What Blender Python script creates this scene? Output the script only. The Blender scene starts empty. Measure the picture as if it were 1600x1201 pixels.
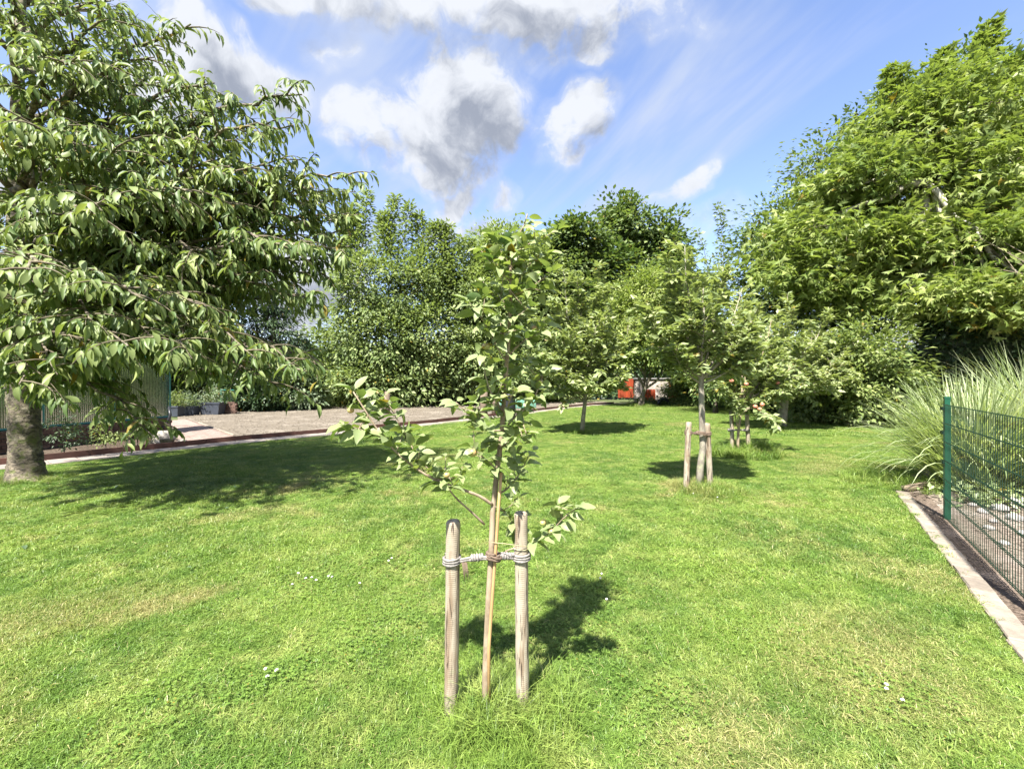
import bpy, math, random
import numpy as np
from mathutils import Vector, Matrix, Euler

# ------------------------------------------------------------------ camera, light, exposure
SC = bpy.context.scene
F, HX, HY, CH = 671.0, 800.0, 595.0, 1.5          # focal length in photo pixels, horizon, eye height

cam_d = bpy.data.cameras.new('camera')
cam_d.sensor_width = 36.0
cam_d.lens = 36.0 * F / 1600.0
cam_d.shift_y = -(600.5 - HY) / 1600.0
cam_d.clip_start, cam_d.clip_end = 0.05, 2000.0
cam = bpy.data.objects.new('camera', cam_d)
SC.collection.objects.link(cam)
cam.location = (0, 0, CH)
cam.rotation_euler = (math.radians(90), 0, 0)
SC.camera = cam

SUN_TO = Vector((0.41, 0.912, 0.0)).normalized()      # horizontal direction in which shadows fall
SUN_EL = math.radians(58)
sun_dir = Vector((-SUN_TO.x * math.cos(SUN_EL), -SUN_TO.y * math.cos(SUN_EL), math.sin(SUN_EL)))   # towards the sun
sd = bpy.data.lights.new('sun', 'SUN')
sd.energy = 4.4
sd.angle = math.radians(1.3)
sd.color = (1.0, 0.955, 0.88)
so = bpy.data.objects.new('sun', sd)
SC.collection.objects.link(so)
so.rotation_euler = sun_dir.to_track_quat('Z', 'Y').to_euler()
so.location = (-8, -12, 20)

SC.view_settings.view_transform = 'Standard'
SC.view_settings.look = 'None'
SC.view_settings.gamma = 1.0
SC.view_settings.exposure = 2.05
SC.view_settings.use_curve_mapping = False
SC.render.engine = 'CYCLES'
SC.cycles.max_bounces = 6
SC.cycles.diffuse_bounces = 3
SC.cycles.glossy_bounces = 2
SC.cycles.transmission_bounces = 5
SC.cycles.transparent_max_bounces = 8
SC.cycles.caustics_reflective = False
SC.cycles.caustics_refractive = False


# ------------------------------------------------------------------ node helpers
class NT:
    def __init__(s, tree):
        s.t = tree

    def n(s, typ, **kw):
        nd = s.t.nodes.new(typ)
        for k, v in kw.items():
            if k.startswith('i_'):
                key = k[2:]
                key = int(key) if key.isdigit() else key.replace('_', ' ')
                s.put(nd.inputs[key], v)
            else:
                setattr(nd, k, v)
        return nd

    def put(s, sock, v):
        if isinstance(v, bpy.types.NodeSocket):
            s.t.links.new(v, sock)
        elif v is not None:
            if isinstance(v, (tuple, list)) and len(v) == 3 and sock.type == 'RGBA':
                v = (*v, 1.0)
            sock.default_value = v

    def math(s, op, a, b=None, c=None, clamp=False):
        nd = s.n('ShaderNodeMath', operation=op, use_clamp=clamp)
        s.put(nd.inputs[0], a)
        if b is not None: s.put(nd.inputs[1], b)
        if c is not None: s.put(nd.inputs[2], c)
        return nd.outputs[0]

    def vmath(s, op, a, b=None, scale=None):
        nd = s.n('ShaderNodeVectorMath', operation=op)
        s.put(nd.inputs[0], a)
        if b is not None: s.put(nd.inputs[1], b)
        if scale is not None: s.put(nd.inputs['Scale'], scale)
        return nd.outputs['Value'] if op in ('LENGTH', 'DOT_PRODUCT', 'DISTANCE') else nd.outputs[0]

    def mix(s, f, a, b, mode='MIX'):
        nd = s.n('ShaderNodeMix', data_type='RGBA', blend_type=mode)
        s.put(nd.inputs[0], f); s.put(nd.inputs[6], a); s.put(nd.inputs[7], b)
        return nd.outputs[2]

    def noise(s, vec, scale, detail=4, rough=0.55, dist=0.0, out=0):
        nd = s.n('ShaderNodeTexNoise')
        s.put(nd.inputs['Vector'], vec)
        nd.inputs['Scale'].default_value = scale
        nd.inputs['Detail'].default_value = detail
        nd.inputs['Roughness'].default_value = rough
        nd.inputs['Distortion'].default_value = dist
        return nd.outputs[out]

    def rng(s, v, a, b, c=0.0, d=1.0, smooth=True):
        nd = s.n('ShaderNodeMapRange', interpolation_type='SMOOTHSTEP' if smooth else 'LINEAR')
        for i, x in enumerate((v, a, b, c, d)): s.put(nd.inputs[i], x)
        return nd.outputs[0]


# ------------------------------------------------------------------ world: Nishita sky with clouds at infinity
world = bpy.data.worlds.new('World')
SC.world = world
world.use_nodes = True
world.cycles.sampling_method = 'MANUAL'
world.cycles.sample_map_resolution = 512
wt = world.node_tree
wt.nodes.clear()


def pdir(px, py):
    return Vector(((px - HX) / F, 1.0, (HY - py) / F))


def cloud_group():
    g = bpy.data.node_groups.new('cloud_density', 'ShaderNodeTree')
    g.interface.new_socket('Vector', in_out='INPUT', socket_type='NodeSocketVector')
    g.interface.new_socket('Cumulus', in_out='OUTPUT', socket_type='NodeSocketFloat')
    N = NT(g)
    gi = N.n('NodeGroupInput'); go = N.n('NodeGroupOutput')
    v = gi.outputs[0]
    warp = N.vmath('SUBTRACT', N.noise(v, 5.0, 3, 0.6, out=1), (0.5, 0.5, 0.5))
    vw = N.vmath('ADD', v, N.vmath('SCALE', warp, scale=0.16))
    # pixel centre x, y, half width, half height, tilt in degrees, strength: the cumulus in view
    blobs = [(640, 215, 95, 48, 0, 1.0), (730, 180, 95, 72, -20, 1.1), (690, 90, 28, 45, 10, .7), (700, 265, 80, 30, 0, 0.8),
             (905, 195, 55, 50, -15, 0.95), (335, 88, 125, 52, 8, 1.05), (230, 120, 90, 70, 0, .9), (800, 10, 230, 38, 4, 0.95), (560, -10, 190, 40, -6, 0.9),
             (840, 65, 40, 32, 20, .7), (705, 318, 38, 30, -30, .85), (795, 305, 30, 22, -20, .72), (740, 365, 70, 30, 0, 0.85),
             (480, 445, 90, 60, 0, 1.0), (520, 80, 30, 30, 0, .6), (1095, 350, 62, 26, -20, .55), (1070, 295, 60, 20, -28, .7),
             (930, 25, 60, 55, 0, .8), (110, 300, 120, 60, 0, .9), (60, 480, 150, 60, 0, .9), (1400, 560, 250, 60, 0, .7)]
    acc = None
    for (px, py, rx, ry, tilt, st) in blobs:
        d = pdir(px, py); dist = d.length; d = d.normalized()
        mp = N.n('ShaderNodeMapping', vector_type='TEXTURE')
        # local frame: X right, Y away, Z up on the sphere
        az = -math.atan2(d.x, d.y); el = math.asin(d.z)
        M = Matrix.Rotation(az, 3, 'Z') @ Matrix.Rotation(el, 3, 'X') @ Matrix.Rotation(math.radians(tilt), 3, 'Y')
        N.put(mp.inputs[0], vw)
        mp.inputs[1].default_value = d
        mp.inputs[2].default_value = M.to_euler('XYZ')
        fx = rx / F / dist; fz = ry / F / dist
        mp.inputs[3].default_value = (fx * 1.28, 0.5, fz * 1.28)
        r = N.vmath('LENGTH', mp.outputs[0])
        b = N.rng(r, 0.0, 1.45, st, 0.0)
        acc = b if acc is None else N.math('MAXIMUM', acc, b)
    # elsewhere in the sky the same sort of scattered clouds
    sep = N.n('ShaderNodeSeparateXYZ'); N.put(sep.inputs[0], v)
    zc = N.math('MAXIMUM', sep.outputs[2], 0.04)
    flat = N.vmath('DIVIDE', v, None)
    nd = flat.node
    comb = N.n('ShaderNodeCombineXYZ'); 
    for i in range(3): N.put(comb.inputs[i], N.math('ADD', zc, 0.25))
    N.put(nd.inputs[1], comb.outputs[0])
    wide = N.rng(N.noise(flat, 1.3, 4, 0.5), 0.44, 0.60, 0.0, 1.0)
    outside = N.math('MAXIMUM', N.rng(sep.outputs[1], 0.50, 0.30), N.rng(sep.outputs[2], 0.72, 0.85))
    acc = N.math('MAXIMUM', acc, N.math('MULTIPLY', wide, outside))
    fb = N.noise(vw, 9.0, 8, 0.62)
    fb2 = N.noise(vw, 3.2, 3, 0.5)
    dens = N.math('ADD', acc, N.math('MULTIPLY', N.math('SUBTRACT', fb, 0.5), 2.6))
    dens = N.math('ADD', dens, N.math('MULTIPLY', N.math('SUBTRACT', fb2, 0.5), 0.5))
    dens = N.math('ADD', N.math('MULTIPLY', N.math('ADD', dens, 0.5), N.rng(acc, 0.02, 0.30)), -0.5)
    N.put(go.inputs[0], dens)
    return g


W = NT(wt)
sky = W.n('ShaderNodeTexSky', sky_type='NISHITA', sun_disc=False)
sky.sun_elevation = SUN_EL
sky.sun_rotation = math.atan2(sun_dir.x, sun_dir.y)
sky.altitude = 20
sky.air_density = 1.0
sky.dust_density = 0.6
sky.ozone_density = 3.2
SKY_S = 0.086
geo = W.n('ShaderNodeTexCoord')
vdir = geo.outputs['Generated']
cg = cloud_group()
g1 = W.n('ShaderNodeGroup', node_tree=cg); W.put(g1.inputs[0], vdir)
off = Vector((-0.035, -0.02, 0.05))
g2 = W.n('ShaderNodeGroup', node_tree=cg); W.put(g2.inputs[0], W.vmath('ADD', vdir, tuple(off)))
alpha = W.rng(g1.outputs[0], 0.10, 0.74)
depth_c = W.rng(g2.outputs[0], 0.25, 1.25)
fine = W.noise(vdir, 14.0, 5, 0.6)
shade = W.math('ADD', depth_c, W.math('MULTIPLY', W.math('SUBTRACT', fine, 0.5), 0.7), clamp=True)
veil = W.rng(g1.outputs[0], -0.35, 0.75, 0.0, 0.42)
alpha = W.math('MAXIMUM', alpha, veil)
ccol = W.mix(shade, (2.55, 2.65, 2.85), (1.10, 1.22, 1.50))
# thin high cirrus, drawn out along one direction
mp = W.n('ShaderNodeMapping', vector_type='TEXTURE')
W.put(mp.inputs[0], vdir)
mp.inputs[2].default_value = (0, math.radians(-38), 0)
mp.inputs[3].default_value = (1.0, 1.0, 0.24)
cir = W.noise(mp.outputs[0], 1.7, 5, 0.55, 0.5)
cir2 = W.noise(vdir, 1.8, 3, 0.5)
cirm = W.math('MULTIPLY', W.rng(cir, 0.40, 0.78), W.rng(cir2, 0.30, 0.58))
cirm = W.math('MULTIPLY', cirm, 0.9)
base = W.vmath('MULTIPLY', sky.outputs[0], (1.02, 0.92, 0.95))
sepw = W.n('ShaderNodeSeparateXYZ'); W.put(sepw.inputs[0], vdir)
s1 = W.mix(cirm, base, (1.9, 2.15, 2.7))
s2 = W.mix(W.math('MULTIPLY', alpha, W.rng(sepw.outputs[2], -0.02, 0.05)), s1, ccol)
bg = W.n('ShaderNodeBackground')
W.put(bg.inputs[0], s2)
bg.inputs[1].default_value = SKY_S
wo = W.n('ShaderNodeOutputWorld')
W.put(wo.inputs[0], bg.outputs[0])


# ------------------------------------------------------------------ geometry helpers
def P(px, py, d):
    return Vector(((px - HX) / F * d, d, CH - (py - HY) / F * d))


def G(px, py, z=0.0):
    d = F * (CH - z) / (py - HY)
    return Vector(((px - HX) / F * d, d, z))


def link(o, parent=None):
    SC.collection.objects.link(o)
    if parent is not None:
        o.parent = parent
    return o


def tag(o, label=None, cat=None, group=None, kind=None):
    if label: o['label'] = label
    if cat: o['category'] = cat
    if group: o['group'] = group
    if kind: o['kind'] = kind
    return o


def empty(name, loc, label, cat, group=None):
    o = bpy.data.objects.new(name, None)
    o.empty_display_size = 0.1
    o.location = loc
    link(o)
    return tag(o, label, cat, group)


class MB:
    """collects polygons; build() makes one mesh object"""
    def __init__(s):
        s.v = []; s.f = []; s.n = 0

    def add(s, verts, faces):
        verts = np.asarray(verts, dtype=np.float64).reshape(-1, 3)
        s.v.append(verts)
        n = s.n
        s.f.extend([tuple(i + n for i in f) for f in faces])
        s.n += len(verts)

    def box(s, c, size, rz=0.0, jit=0.0, rng=None, tilt=(0, 0)):
        hx, hy, hz = [x / 2 for x in size]
        p = np.array([(x, y, z) for z in (-hz, hz) for y in (-hy, hy) for x in (-hx, hx)])
        if jit and rng is not None: p = p + rng.uniform(-jit, jit, p.shape)
        M = np.array(Euler((tilt[0], tilt[1], rz)).to_matrix())
        s.add(p @ M.T + np.array(c), [(0, 2, 3, 1), (4, 5, 7, 6), (0, 1, 5, 4), (2, 6, 7, 3), (0, 4, 6, 2), (1, 3, 7, 5)])

    def tube(s, pts, radii, n=6, cap=True, wob=0.0, rng=None, twist=0.0):
        pts = [np.array(p, dtype=float) for p in pts]
        m = len(pts)
        if np.isscalar(radii): radii = [radii] * m
        T = []
        for i in range(m):
            a = pts[max(i - 1, 0)]; b = pts[min(i + 1, m - 1)]
            t = b - a; T.append(t / (np.linalg.norm(t) + 1e-9))
        ref = np.array((0, 0, 1.0)) if abs(T[0][2]) < 0.9 else np.array((1.0, 0, 0))
        u = np.cross(T[0], ref); u /= np.linalg.norm(u)
        ang = np.arange(n) * 2 * math.pi / n
        V = []
        for i in range(m):
            u = u - T[i] * np.dot(u, T[i]); u /= (np.linalg.norm(u) + 1e-9)
            w = np.cross(T[i], u)
            r = radii[i]
            if wob and rng is not None:
                rr = r * (1 + rng.uniform(-wob, wob, n))
            elif twist:
                rr = r * (1 + 0.22 * np.cos(3 * ang + twist * i))
            else:
                rr = np.full(n, r)
            V.append(pts[i] + (np.cos(ang) * rr)[:, None] * u + (np.sin(ang) * rr)[:, None] * w)
        F_ = []
        for i in range(m - 1):
            for k in range(n):
                a = i * n + k; b = i * n + (k + 1) % n
                F_.append((a, b, b + n, a + n))
        if cap:
            F_.append(tuple(range(n - 1, -1, -1)))
            F_.append(tuple(range((m - 1) * n, m * n)))
        s.add(np.vstack(V), F_)

    def mesh(s, name, mat, smooth=False):
        me = bpy.data.meshes.new(name)
        vv = np.vstack(s.v)
        me.from_pydata(vv.tolist(), [], s.f)
        if mat: me.materials.append(mat)
        if smooth: me.polygons.foreach_set('use_smooth', [True] * len(me.polygons))
        me.update()
        return me

    def build(s, name, mat, parent=None, smooth=False, origin=None):
        off = parent.location if parent is not None else (origin if origin is not None else None)
        if off is not None:
            for i in range(len(s.v)): s.v[i] = s.v[i] - np.array(off)
        o = bpy.data.objects.new(name, s.mesh(name, mat, smooth))
        if parent is None and origin is not None: o.location = origin
        return link(o, parent)


# ---- leaves -----------------------------------------------------------------
def tpl_simple():
    v = [(0, 0, 0), (0.42, 0.42, 0.06), (0.42, -0.42, 0.06), (0.45, 0, -0.03), (1, 0, -0.12)]
    f = [(0, 3, 1), (0, 2, 3), (3, 4, 1), (3, 2, 4)]
    return np.array(v, float), np.array(f)


def tpl_long():
    v = [(0, 0, 0), (0.33, 0.44, 0.10), (0.33, -0.44, 0.10), (0.33, 0, 0.0), (0.68, 0.36, 0.02), (0.68, -0.36, 0.02), (0.68, 0, -0.08), (1, 0, -0.24)]
    f = [(0, 3, 1), (0, 2, 3), (1, 3, 6), (1, 6, 4), (3, 2, 5), (3, 5, 6), (4, 6, 7), (6, 5, 7)]
    return np.array(v, float), np.array(f)


def tpl_maple():
    v = [(0.10, 0.14, 0.0), (0.10, -0.14, 0.0), (1.0, 0.0, -0.16), (0.40, 0.22, 0.03), (0.40, -0.22, 0.03), (0.76, 0.50, -0.08), (0.76, -0.50, -0.08), (0.22, 0.78, -0.06), (0.22, -0.78, -0.06), (0.62, 0.10, 0.0), (0.62, -0.10, 0.0)]
    f = [(0, 1, 4), (0, 4, 3), (3, 4, 2), (3, 5, 0), (4, 1, 6), (0, 3, 7), (1, 8, 4)]
    return np.array(v, float), np.array(f)


def tpl_quad():
    v = [(0, 0, 0), (0.5, 0.42, 0.04), (0.5, -0.42, 0.04), (1, 0, -0.08)]
    f = [(0, 2, 1), (1, 2, 3)]
    return np.array(v, float), np.array(f)


TPL = dict(simple=tpl_simple(), long=tpl_long(), maple=tpl_maple(), quad=tpl_quad())


def norm(a):
    return a / (np.linalg.norm(a, axis=-1, keepdims=True) + 1e-9)


def leaves_mesh(name, pos, dr, up, ln, wd, kind, mat, rng, origin=(0, 0, 0)):
    tv, tf = TPL[kind]
    n = len(pos)
    x = norm(dr)
    y = norm(np.cross(up, x))
    z = np.cross(x, y)
    ln = np.broadcast_to(ln, (n,)); wd = np.broadcast_to(wd, (n,))
    V = (pos[:, None, :] + x[:, None, :] * (tv[None, :, 0, None] * ln[:, None, None])
         + y[:, None, :] * (tv[None, :, 1, None] * wd[:, None, None])
         + z[:, None, :] * (tv[None, :, 2, None] * ln[:, None, None])) - np.array(origin)
    k = len(tv)
    Fc = (tf[None] + (np.arange(n) * k)[:, None, None]).reshape(-1, 3)
    me = bpy.data.meshes.new(name)
    nf = len(Fc)
    me.vertices.add(n * k); me.loops.add(nf * 3); me.polygons.add(nf)
    me.vertices.foreach_set('co', V.reshape(-1).astype(np.float32))
    me.loops.foreach_set('vertex_index', Fc.reshape(-1).astype(np.int32))
    me.polygons.foreach_set('loop_start', (np.arange(nf) * 3).astype(np.int32))
    me.polygons.foreach_set('use_smooth', np.ones(nf, dtype=bool))
    at = me.attributes.new('rnd', 'FLOAT', 'POINT')
    at.data.foreach_set('value', np.repeat(rng.random(n), k).astype(np.float32))
    me.materials.append(mat)
    me.update(calc_edges=True)
    return me


# ------------------------------------------------------------------ materials
def new_mat(name):
    m = bpy.data.materials.new(name)
    m.use_nodes = True
    m.node_tree.nodes.clear()
    N = NT(m.node_tree)
    out = N.n('ShaderNodeOutputMaterial')
    return m, N, out


def leaf_mat(name, dark, mid, light, under=None, rough=0.42, trans=0.32, per_object=False, clump=0.9, spec=0.5):
    m, N, out = new_mat(name)
    if per_object:
        r = N.n('ShaderNodeObjectInfo').outputs['Random']
    else:
        r = N.n('ShaderNodeAttribute', attribute_name='rnd').outputs['Fac']
    g = N.n('ShaderNodeNewGeometry')
    nz = N.noise(g.outputs['Position'], clump, 2, 0.5)
    f = N.math('ADD', N.math('MULTIPLY', r, 0.75), N.math('MULTIPLY', N.math('SUBTRACT', nz, 0.42), 1.1), clamp=True)
    c = N.mix(N.rng(f, 0.0, 0.55, smooth=False), dark, mid)
    c = N.mix(N.rng(f, 0.5, 1.0, smooth=False), c, light)
    # a few yellowed leaves
    c = N.mix(N.math('GREATER_THAN', r, 0.985), c, (0.22, 0.17, 0.03))
    if under is not None:
        c = N.mix(N.math('MULTIPLY', g.outputs['Backfacing'], 0.75), c, under)
    p = N.n('ShaderNodeBsdfPrincipled')
    N.put(p.inputs['Base Color'], c)
    p.inputs['Roughness'].default_value = rough
    p.inputs['Specular IOR Level'].default_value = spec
    t = N.n('ShaderNodeBsdfTranslucent')
    N.put(t.inputs[0], N.mix(1.0, c, (1.35, 1.4, 0.65), 'MULTIPLY'))
    mx = N.n('ShaderNodeMixShader')
    mx.inputs[0].default_value = trans
    N.put(mx.inputs[1], p.outputs[0]); N.put(mx.inputs[2], t.outputs[0])
    N.put(out.inputs[0], mx.outputs[0])
    return m


def bark_mat(name, c1, c2, scale=8, stretch=(1, 1, 0.25), bump=0.02, moss=None, c3=None, rough=0.85):
    m, N, out = new_mat(name)
    tc = N.n('ShaderNodeTexCoord').outputs['Object']
    mp = N.n('ShaderNodeMapping'); N.put(mp.inputs[0], tc); mp.inputs[3].default_value = stretch
    n1 = N.noise(mp.outputs[0], scale, 7, 0.65, 0.5)
    n2 = N.noise(tc, scale * 0.35, 4, 0.6)
    c = N.mix(N.rng(n1, 0.36, 0.64), c1, c2)
    if c3 is not None: c = N.mix(N.rng(n2, 0.52, 0.66), c, c3)
    if moss is not None: c = N.mix(N.rng(N.noise(tc, scale * 0.6, 5, 0.7), 0.50, 0.62), c, moss)
    p = N.n('ShaderNodeBsdfPrincipled')
    N.put(p.inputs['Base Color'], c)
    p.inputs['Roughness'].default_value = rough
    b = N.n('ShaderNodeBump'); b.inputs['Distance'].default_value = bump; b.inputs['Strength'].default_value = 1.0
    N.put(b.inputs['Height'], n1); N.put(p.inputs['Normal'], b.outputs[0])
    N.put(out.inputs[0], p.outputs[0])
    return m


def plain_mat(name, c, rough=0.6, metallic=0.0, var=0.15, scale=6.0, bump=0.0, c2=None, per_object=0.0, spec=0.5):
    m, N, out = new_mat(name)
    tc = N.n('ShaderNodeNewGeometry').outputs['Position']
    nz = N.noise(tc, scale, 6, 0.6)
    c2 = c2 or tuple(x * (1 - 2.2 * var) for x in c)
    col = N.mix(N.rng(nz, 0.3, 0.7), c, c2)
    if per_object:
        r = N.n('ShaderNodeObjectInfo').outputs['Random']
        col = N.mix(1.0, col, N.mix(r, (1 - per_object,) * 3, (1 + per_object,) * 3), 'MULTIPLY')
    p = N.n('ShaderNodeBsdfPrincipled')
    N.put(p.inputs['Base Color'], col)
    p.inputs['Roughness'].default_value = rough
    p.inputs['Metallic'].default_value = metallic
    p.inputs['Specular IOR Level'].default_value = spec
    if bump:
        b = N.n('ShaderNodeBump'); b.inputs['Distance'].default_value = bump
        N.put(b.inputs['Height'], N.noise(tc, scale * 3, 6, 0.7)); N.put(p.inputs['Normal'], b.outputs[0])
    N.put(out.inputs[0], p.outputs[0])
    return m


def lawn_group():
    g = bpy.data.node_groups.new('lawn_colour', 'ShaderNodeTree')
    g.interface.new_socket('Color', in_out='OUTPUT', socket_type='NodeSocketColor')
    g.interface.new_socket('Dry', in_out='OUTPUT', socket_type='NodeSocketFloat')
    N = NT(g); go = N.n('NodeGroupOutput')
    pos = N.n('ShaderNodeNewGeometry').outputs['Position']
    sp = N.n('ShaderNodeSeparateXYZ'); N.put(sp.inputs[0], pos)
    cb = N.n('ShaderNodeCombineXYZ'); N.put(cb.inputs[0], sp.outputs[0]); N.put(cb.inputs[1], sp.outputs[1])
    p = cb.outputs[0]
    a = N.noise(p, 0.9, 4, 0.6, 0.3)
    b = N.noise(p, 3.4, 4, 0.65)
    c_ = N.noise(p, 13.0, 3, 0.6)
    col = N.mix(N.rng(a, 0.35, 0.66), LG1, LG2)
    col = N.mix(N.rng(b, 0.42, 0.70), col, LG3)
    col = N.mix(N.math('MULTIPLY', N.rng(c_, 0.5, 0.72), 0.5), col, LG4)
    dry = N.math('MULTIPLY', N.rng(N.noise(p, 0.55, 4, 0.7, 0.6), 0.52, 0.72), N.rng(b, 0.35, 0.6))
    for (x, y, rx, ry, st) in DRY:
        mp = N.n('ShaderNodeMapping', vector_type='TEXTURE'); N.put(mp.inputs[0], p)
        mp.inputs[1].default_value = (x, y, 0); mp.inputs[2].default_value = (0, 0, math.radians(40)); mp.inputs[3].default_value = (rx, ry, 1)
        l = N.vmath('LENGTH', mp.outputs[0])
        k = N.math('MULTIPLY', N.rng(l, 0.25, 1.0, st, 0.0), N.rng(N.noise(p, 6.0, 4, 0.7), 0.3, 0.62, 0.25, 1.0))
        dry = N.math('MAXIMUM', dry, k)
    col = N.mix(N.math('MULTIPLY', dry, 0.75), col, LDRY)
    N.put(go.inputs[0], col); N.put(go.inputs[1], dry)
    return g


LG1 = (0.112, 0.200, 0.036)
LG2 = (0.195, 0.290, 0.054)
LG3 = (0.270, 0.335, 0.092)
LG4 = (0.068, 0.148, 0.030)
LDRY = (0.34, 0.30, 0.13)
DRY = [(-2.35, 2.85, 0.55, 0.22, 1.0), (-3.0, 2.6, 1.0, 0.5, 0.55), (-3.0, 4.8, 0.9, 0.3, .5), (1.9, 2.3, 0.9, 0.6, 0.6), (0.9, 1.75, 0.6, 0.4, 0.55), (-1.6, 8.2, 1.4, 0.5, 0.6),
       (3.2, 3.2, 0.5, 0.9, 0.5), (5.4, 7.5, 1.5, .5, .5)]
LAWNG = lawn_group()


def grass_mat():
    m, N, out = new_mat('grass_blades')
    g = N.n('ShaderNodeGroup', node_tree=LAWNG)
    r = N.n('ShaderNodeAttribute', attribute_name='rnd').outputs['Fac']
    c = N.mix(1.0, g.outputs[0], N.mix(r, (0.52, 0.58, 0.5), (1.42, 1.34, 1.35)), 'MULTIPLY')
    straw = N.math('GREATER_THAN', r, N.math('SUBTRACT', 0.985, N.math('MULTIPLY', g.outputs[1], 0.32)))
    c = N.mix(straw, c, (0.42, 0.38, 0.17))
    p = N.n('ShaderNodeBsdfPrincipled')
    N.put(p.inputs['Base Color'], c); p.inputs['Roughness'].default_value = 0.45
    p.inputs['Specular IOR Level'].default_value = 0.35
    t = N.n('ShaderNodeBsdfTranslucent'); N.put(t.inputs[0], N.mix(1.0, c, (1.2, 1.3, 0.5), 'MULTIPLY'))
    mx = N.n('ShaderNodeMixShader'); mx.inputs[0].default_value = 0.3
    N.put(mx.inputs[1], p.outputs[0]); N.put(mx.inputs[2], t.outputs[0])
    N.put(out.inputs[0], mx.outputs[0])
    return m


def lawn_mat():
    m, N, out = new_mat('lawn_turf')
    g = N.n('ShaderNodeGroup', node_tree=LAWNG)
    pos = N.n('ShaderNodeNewGeometry').outputs['Position']
    n = N.noise(pos, 60, 4, 0.7)
    c = N.mix(1.0, g.outputs[0], N.mix(N.rng(n, 0.3, 0.7), (0.30, 0.32, 0.32), (0.75, 0.7, 0.65)), 'MULTIPLY')
    p = N.n('ShaderNodeBsdfPrincipled')
    N.put(p.inputs['Base Color'], c); p.inputs['Roughness'].default_value = 0.9
    p.inputs['Specular IOR Level'].default_value = 0.1
    b = N.n('ShaderNodeBump'); b.inputs['Distance'].default_value = 0.03
    N.put(b.inputs['Height'], n); N.put(p.inputs['Normal'], b.outputs[0])
    N.put(out.inputs[0], p.outputs[0])
    return m


def soil_mat(name, c1, c2, c3, scale=20, bump=0.02):
    m, N, out = new_mat(name)
    pos = N.n('ShaderNodeNewGeometry').outputs['Position']
    n1 = N.noise(pos, scale, 8, 0.75); n2 = N.noise(pos, scale * 0.06, 4, 0.6, 0.5)
    vo = N.n('ShaderNodeTexVoronoi'); N.put(vo.inputs['Vector'], pos); vo.inputs['Scale'].default_value = scale * 1.5
    c = N.mix(N.rng(n1, 0.35, 0.65), c1, c2)
    c = N.mix(N.rng(n2, 0.5, 0.68), c, c3)
    c = N.mix(N.rng(vo.outputs['Distance'], 0.2, 0.7, 0.0, 0.35), c, tuple(x * 0.4 for x in c1))
    p = N.n('ShaderNodeBsdfPrincipled'); N.put(p.inputs['Base Color'], c); p.inputs['Roughness'].default_value = 0.95
    p.inputs['Specular IOR Level'].default_value = 0.15
    b = N.n('ShaderNodeBump'); b.inputs['Distance'].default_value = bump
    N.put(b.inputs['Height'], N.math('SUBTRACT', n1, vo.outputs['Distance'])); N.put(p.inputs['Normal'], b.outputs[0])
    N.put(out.inputs[0], p.outputs[0])
    return m


def stake_mat():
    m, N, out = new_mat('stake_wood')
    tc = N.n('ShaderNodeTexCoord').outputs['Object']
    oi = N.n('ShaderNodeObjectInfo').outputs['Random']
    cb = N.n('ShaderNodeCombineXYZ'); N.put(cb.inputs[0], oi); N.put(cb.inputs[1], oi)
    v = N.vmath('ADD', tc, N.vmath('SCALE', cb.outputs[0], scale=7.0))
    mp = N.n('ShaderNodeMapping'); N.put(mp.inputs[0], v); mp.inputs[3].default_value = (1, 1, 0.07)
    crack = N.noise(mp.outputs[0], 75, 5, 0.6, 0.4)
    big = N.noise(mp.outputs[0], 22, 4, 0.6, 0.3)
    blot = N.noise(v, 9, 5, 0.7)
    sp = N.n('ShaderNodeSeparateXYZ'); N.put(sp.inputs[0], tc)
    ring = N.math('SINE', N.math('MULTIPLY', sp.outputs[2], 700.0))
    c = N.mix(N.rng(blot, 0.3, 0.7), (0.36, 0.315, 0.245), (0.27, 0.225, 0.165))
    c = N.mix(N.rng(big, 0.50, 0.62, 0.0, 0.8), c, (0.17, 0.115, 0.07))
    c = N.mix(N.rng(crack, 0.56, 0.62, 0.0, 0.95), c, (0.06, 0.04, 0.027))
    c = N.mix(N.rng(N.noise(v, 14, 3, 0.5), 0.62, 0.72, 0, 0.35), c, (0.28, 0.31, 0.17))
    c = N.mix(N.math('MULTIPLY', N.rng(sp.outputs[2], 0.16, 0.0), N.rng(N.noise(v, 25, 4, 0.7), 0.35, 0.6)), c, (0.13, 0.12, 0.06))
    p = N.n('ShaderNodeBsdfPrincipled'); N.put(p.inputs['Base Color'], c); p.inputs['Roughness'].default_value = 0.85
    h = N.math('ADD', N.math('MULTIPLY', ring, 0.07), N.math('SUBTRACT', N.math('MULTIPLY', blot, 0.4), N.rng(crack, 0.58, 0.70)))
    b = N.n('ShaderNodeBump'); b.inputs['Distance'].default_value = 0.004
    N.put(b.inputs['Height'], h); N.put(p.inputs['Normal'], b.outputs[0])
    N.put(out.inputs[0], p.outputs[0])
    return m


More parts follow.
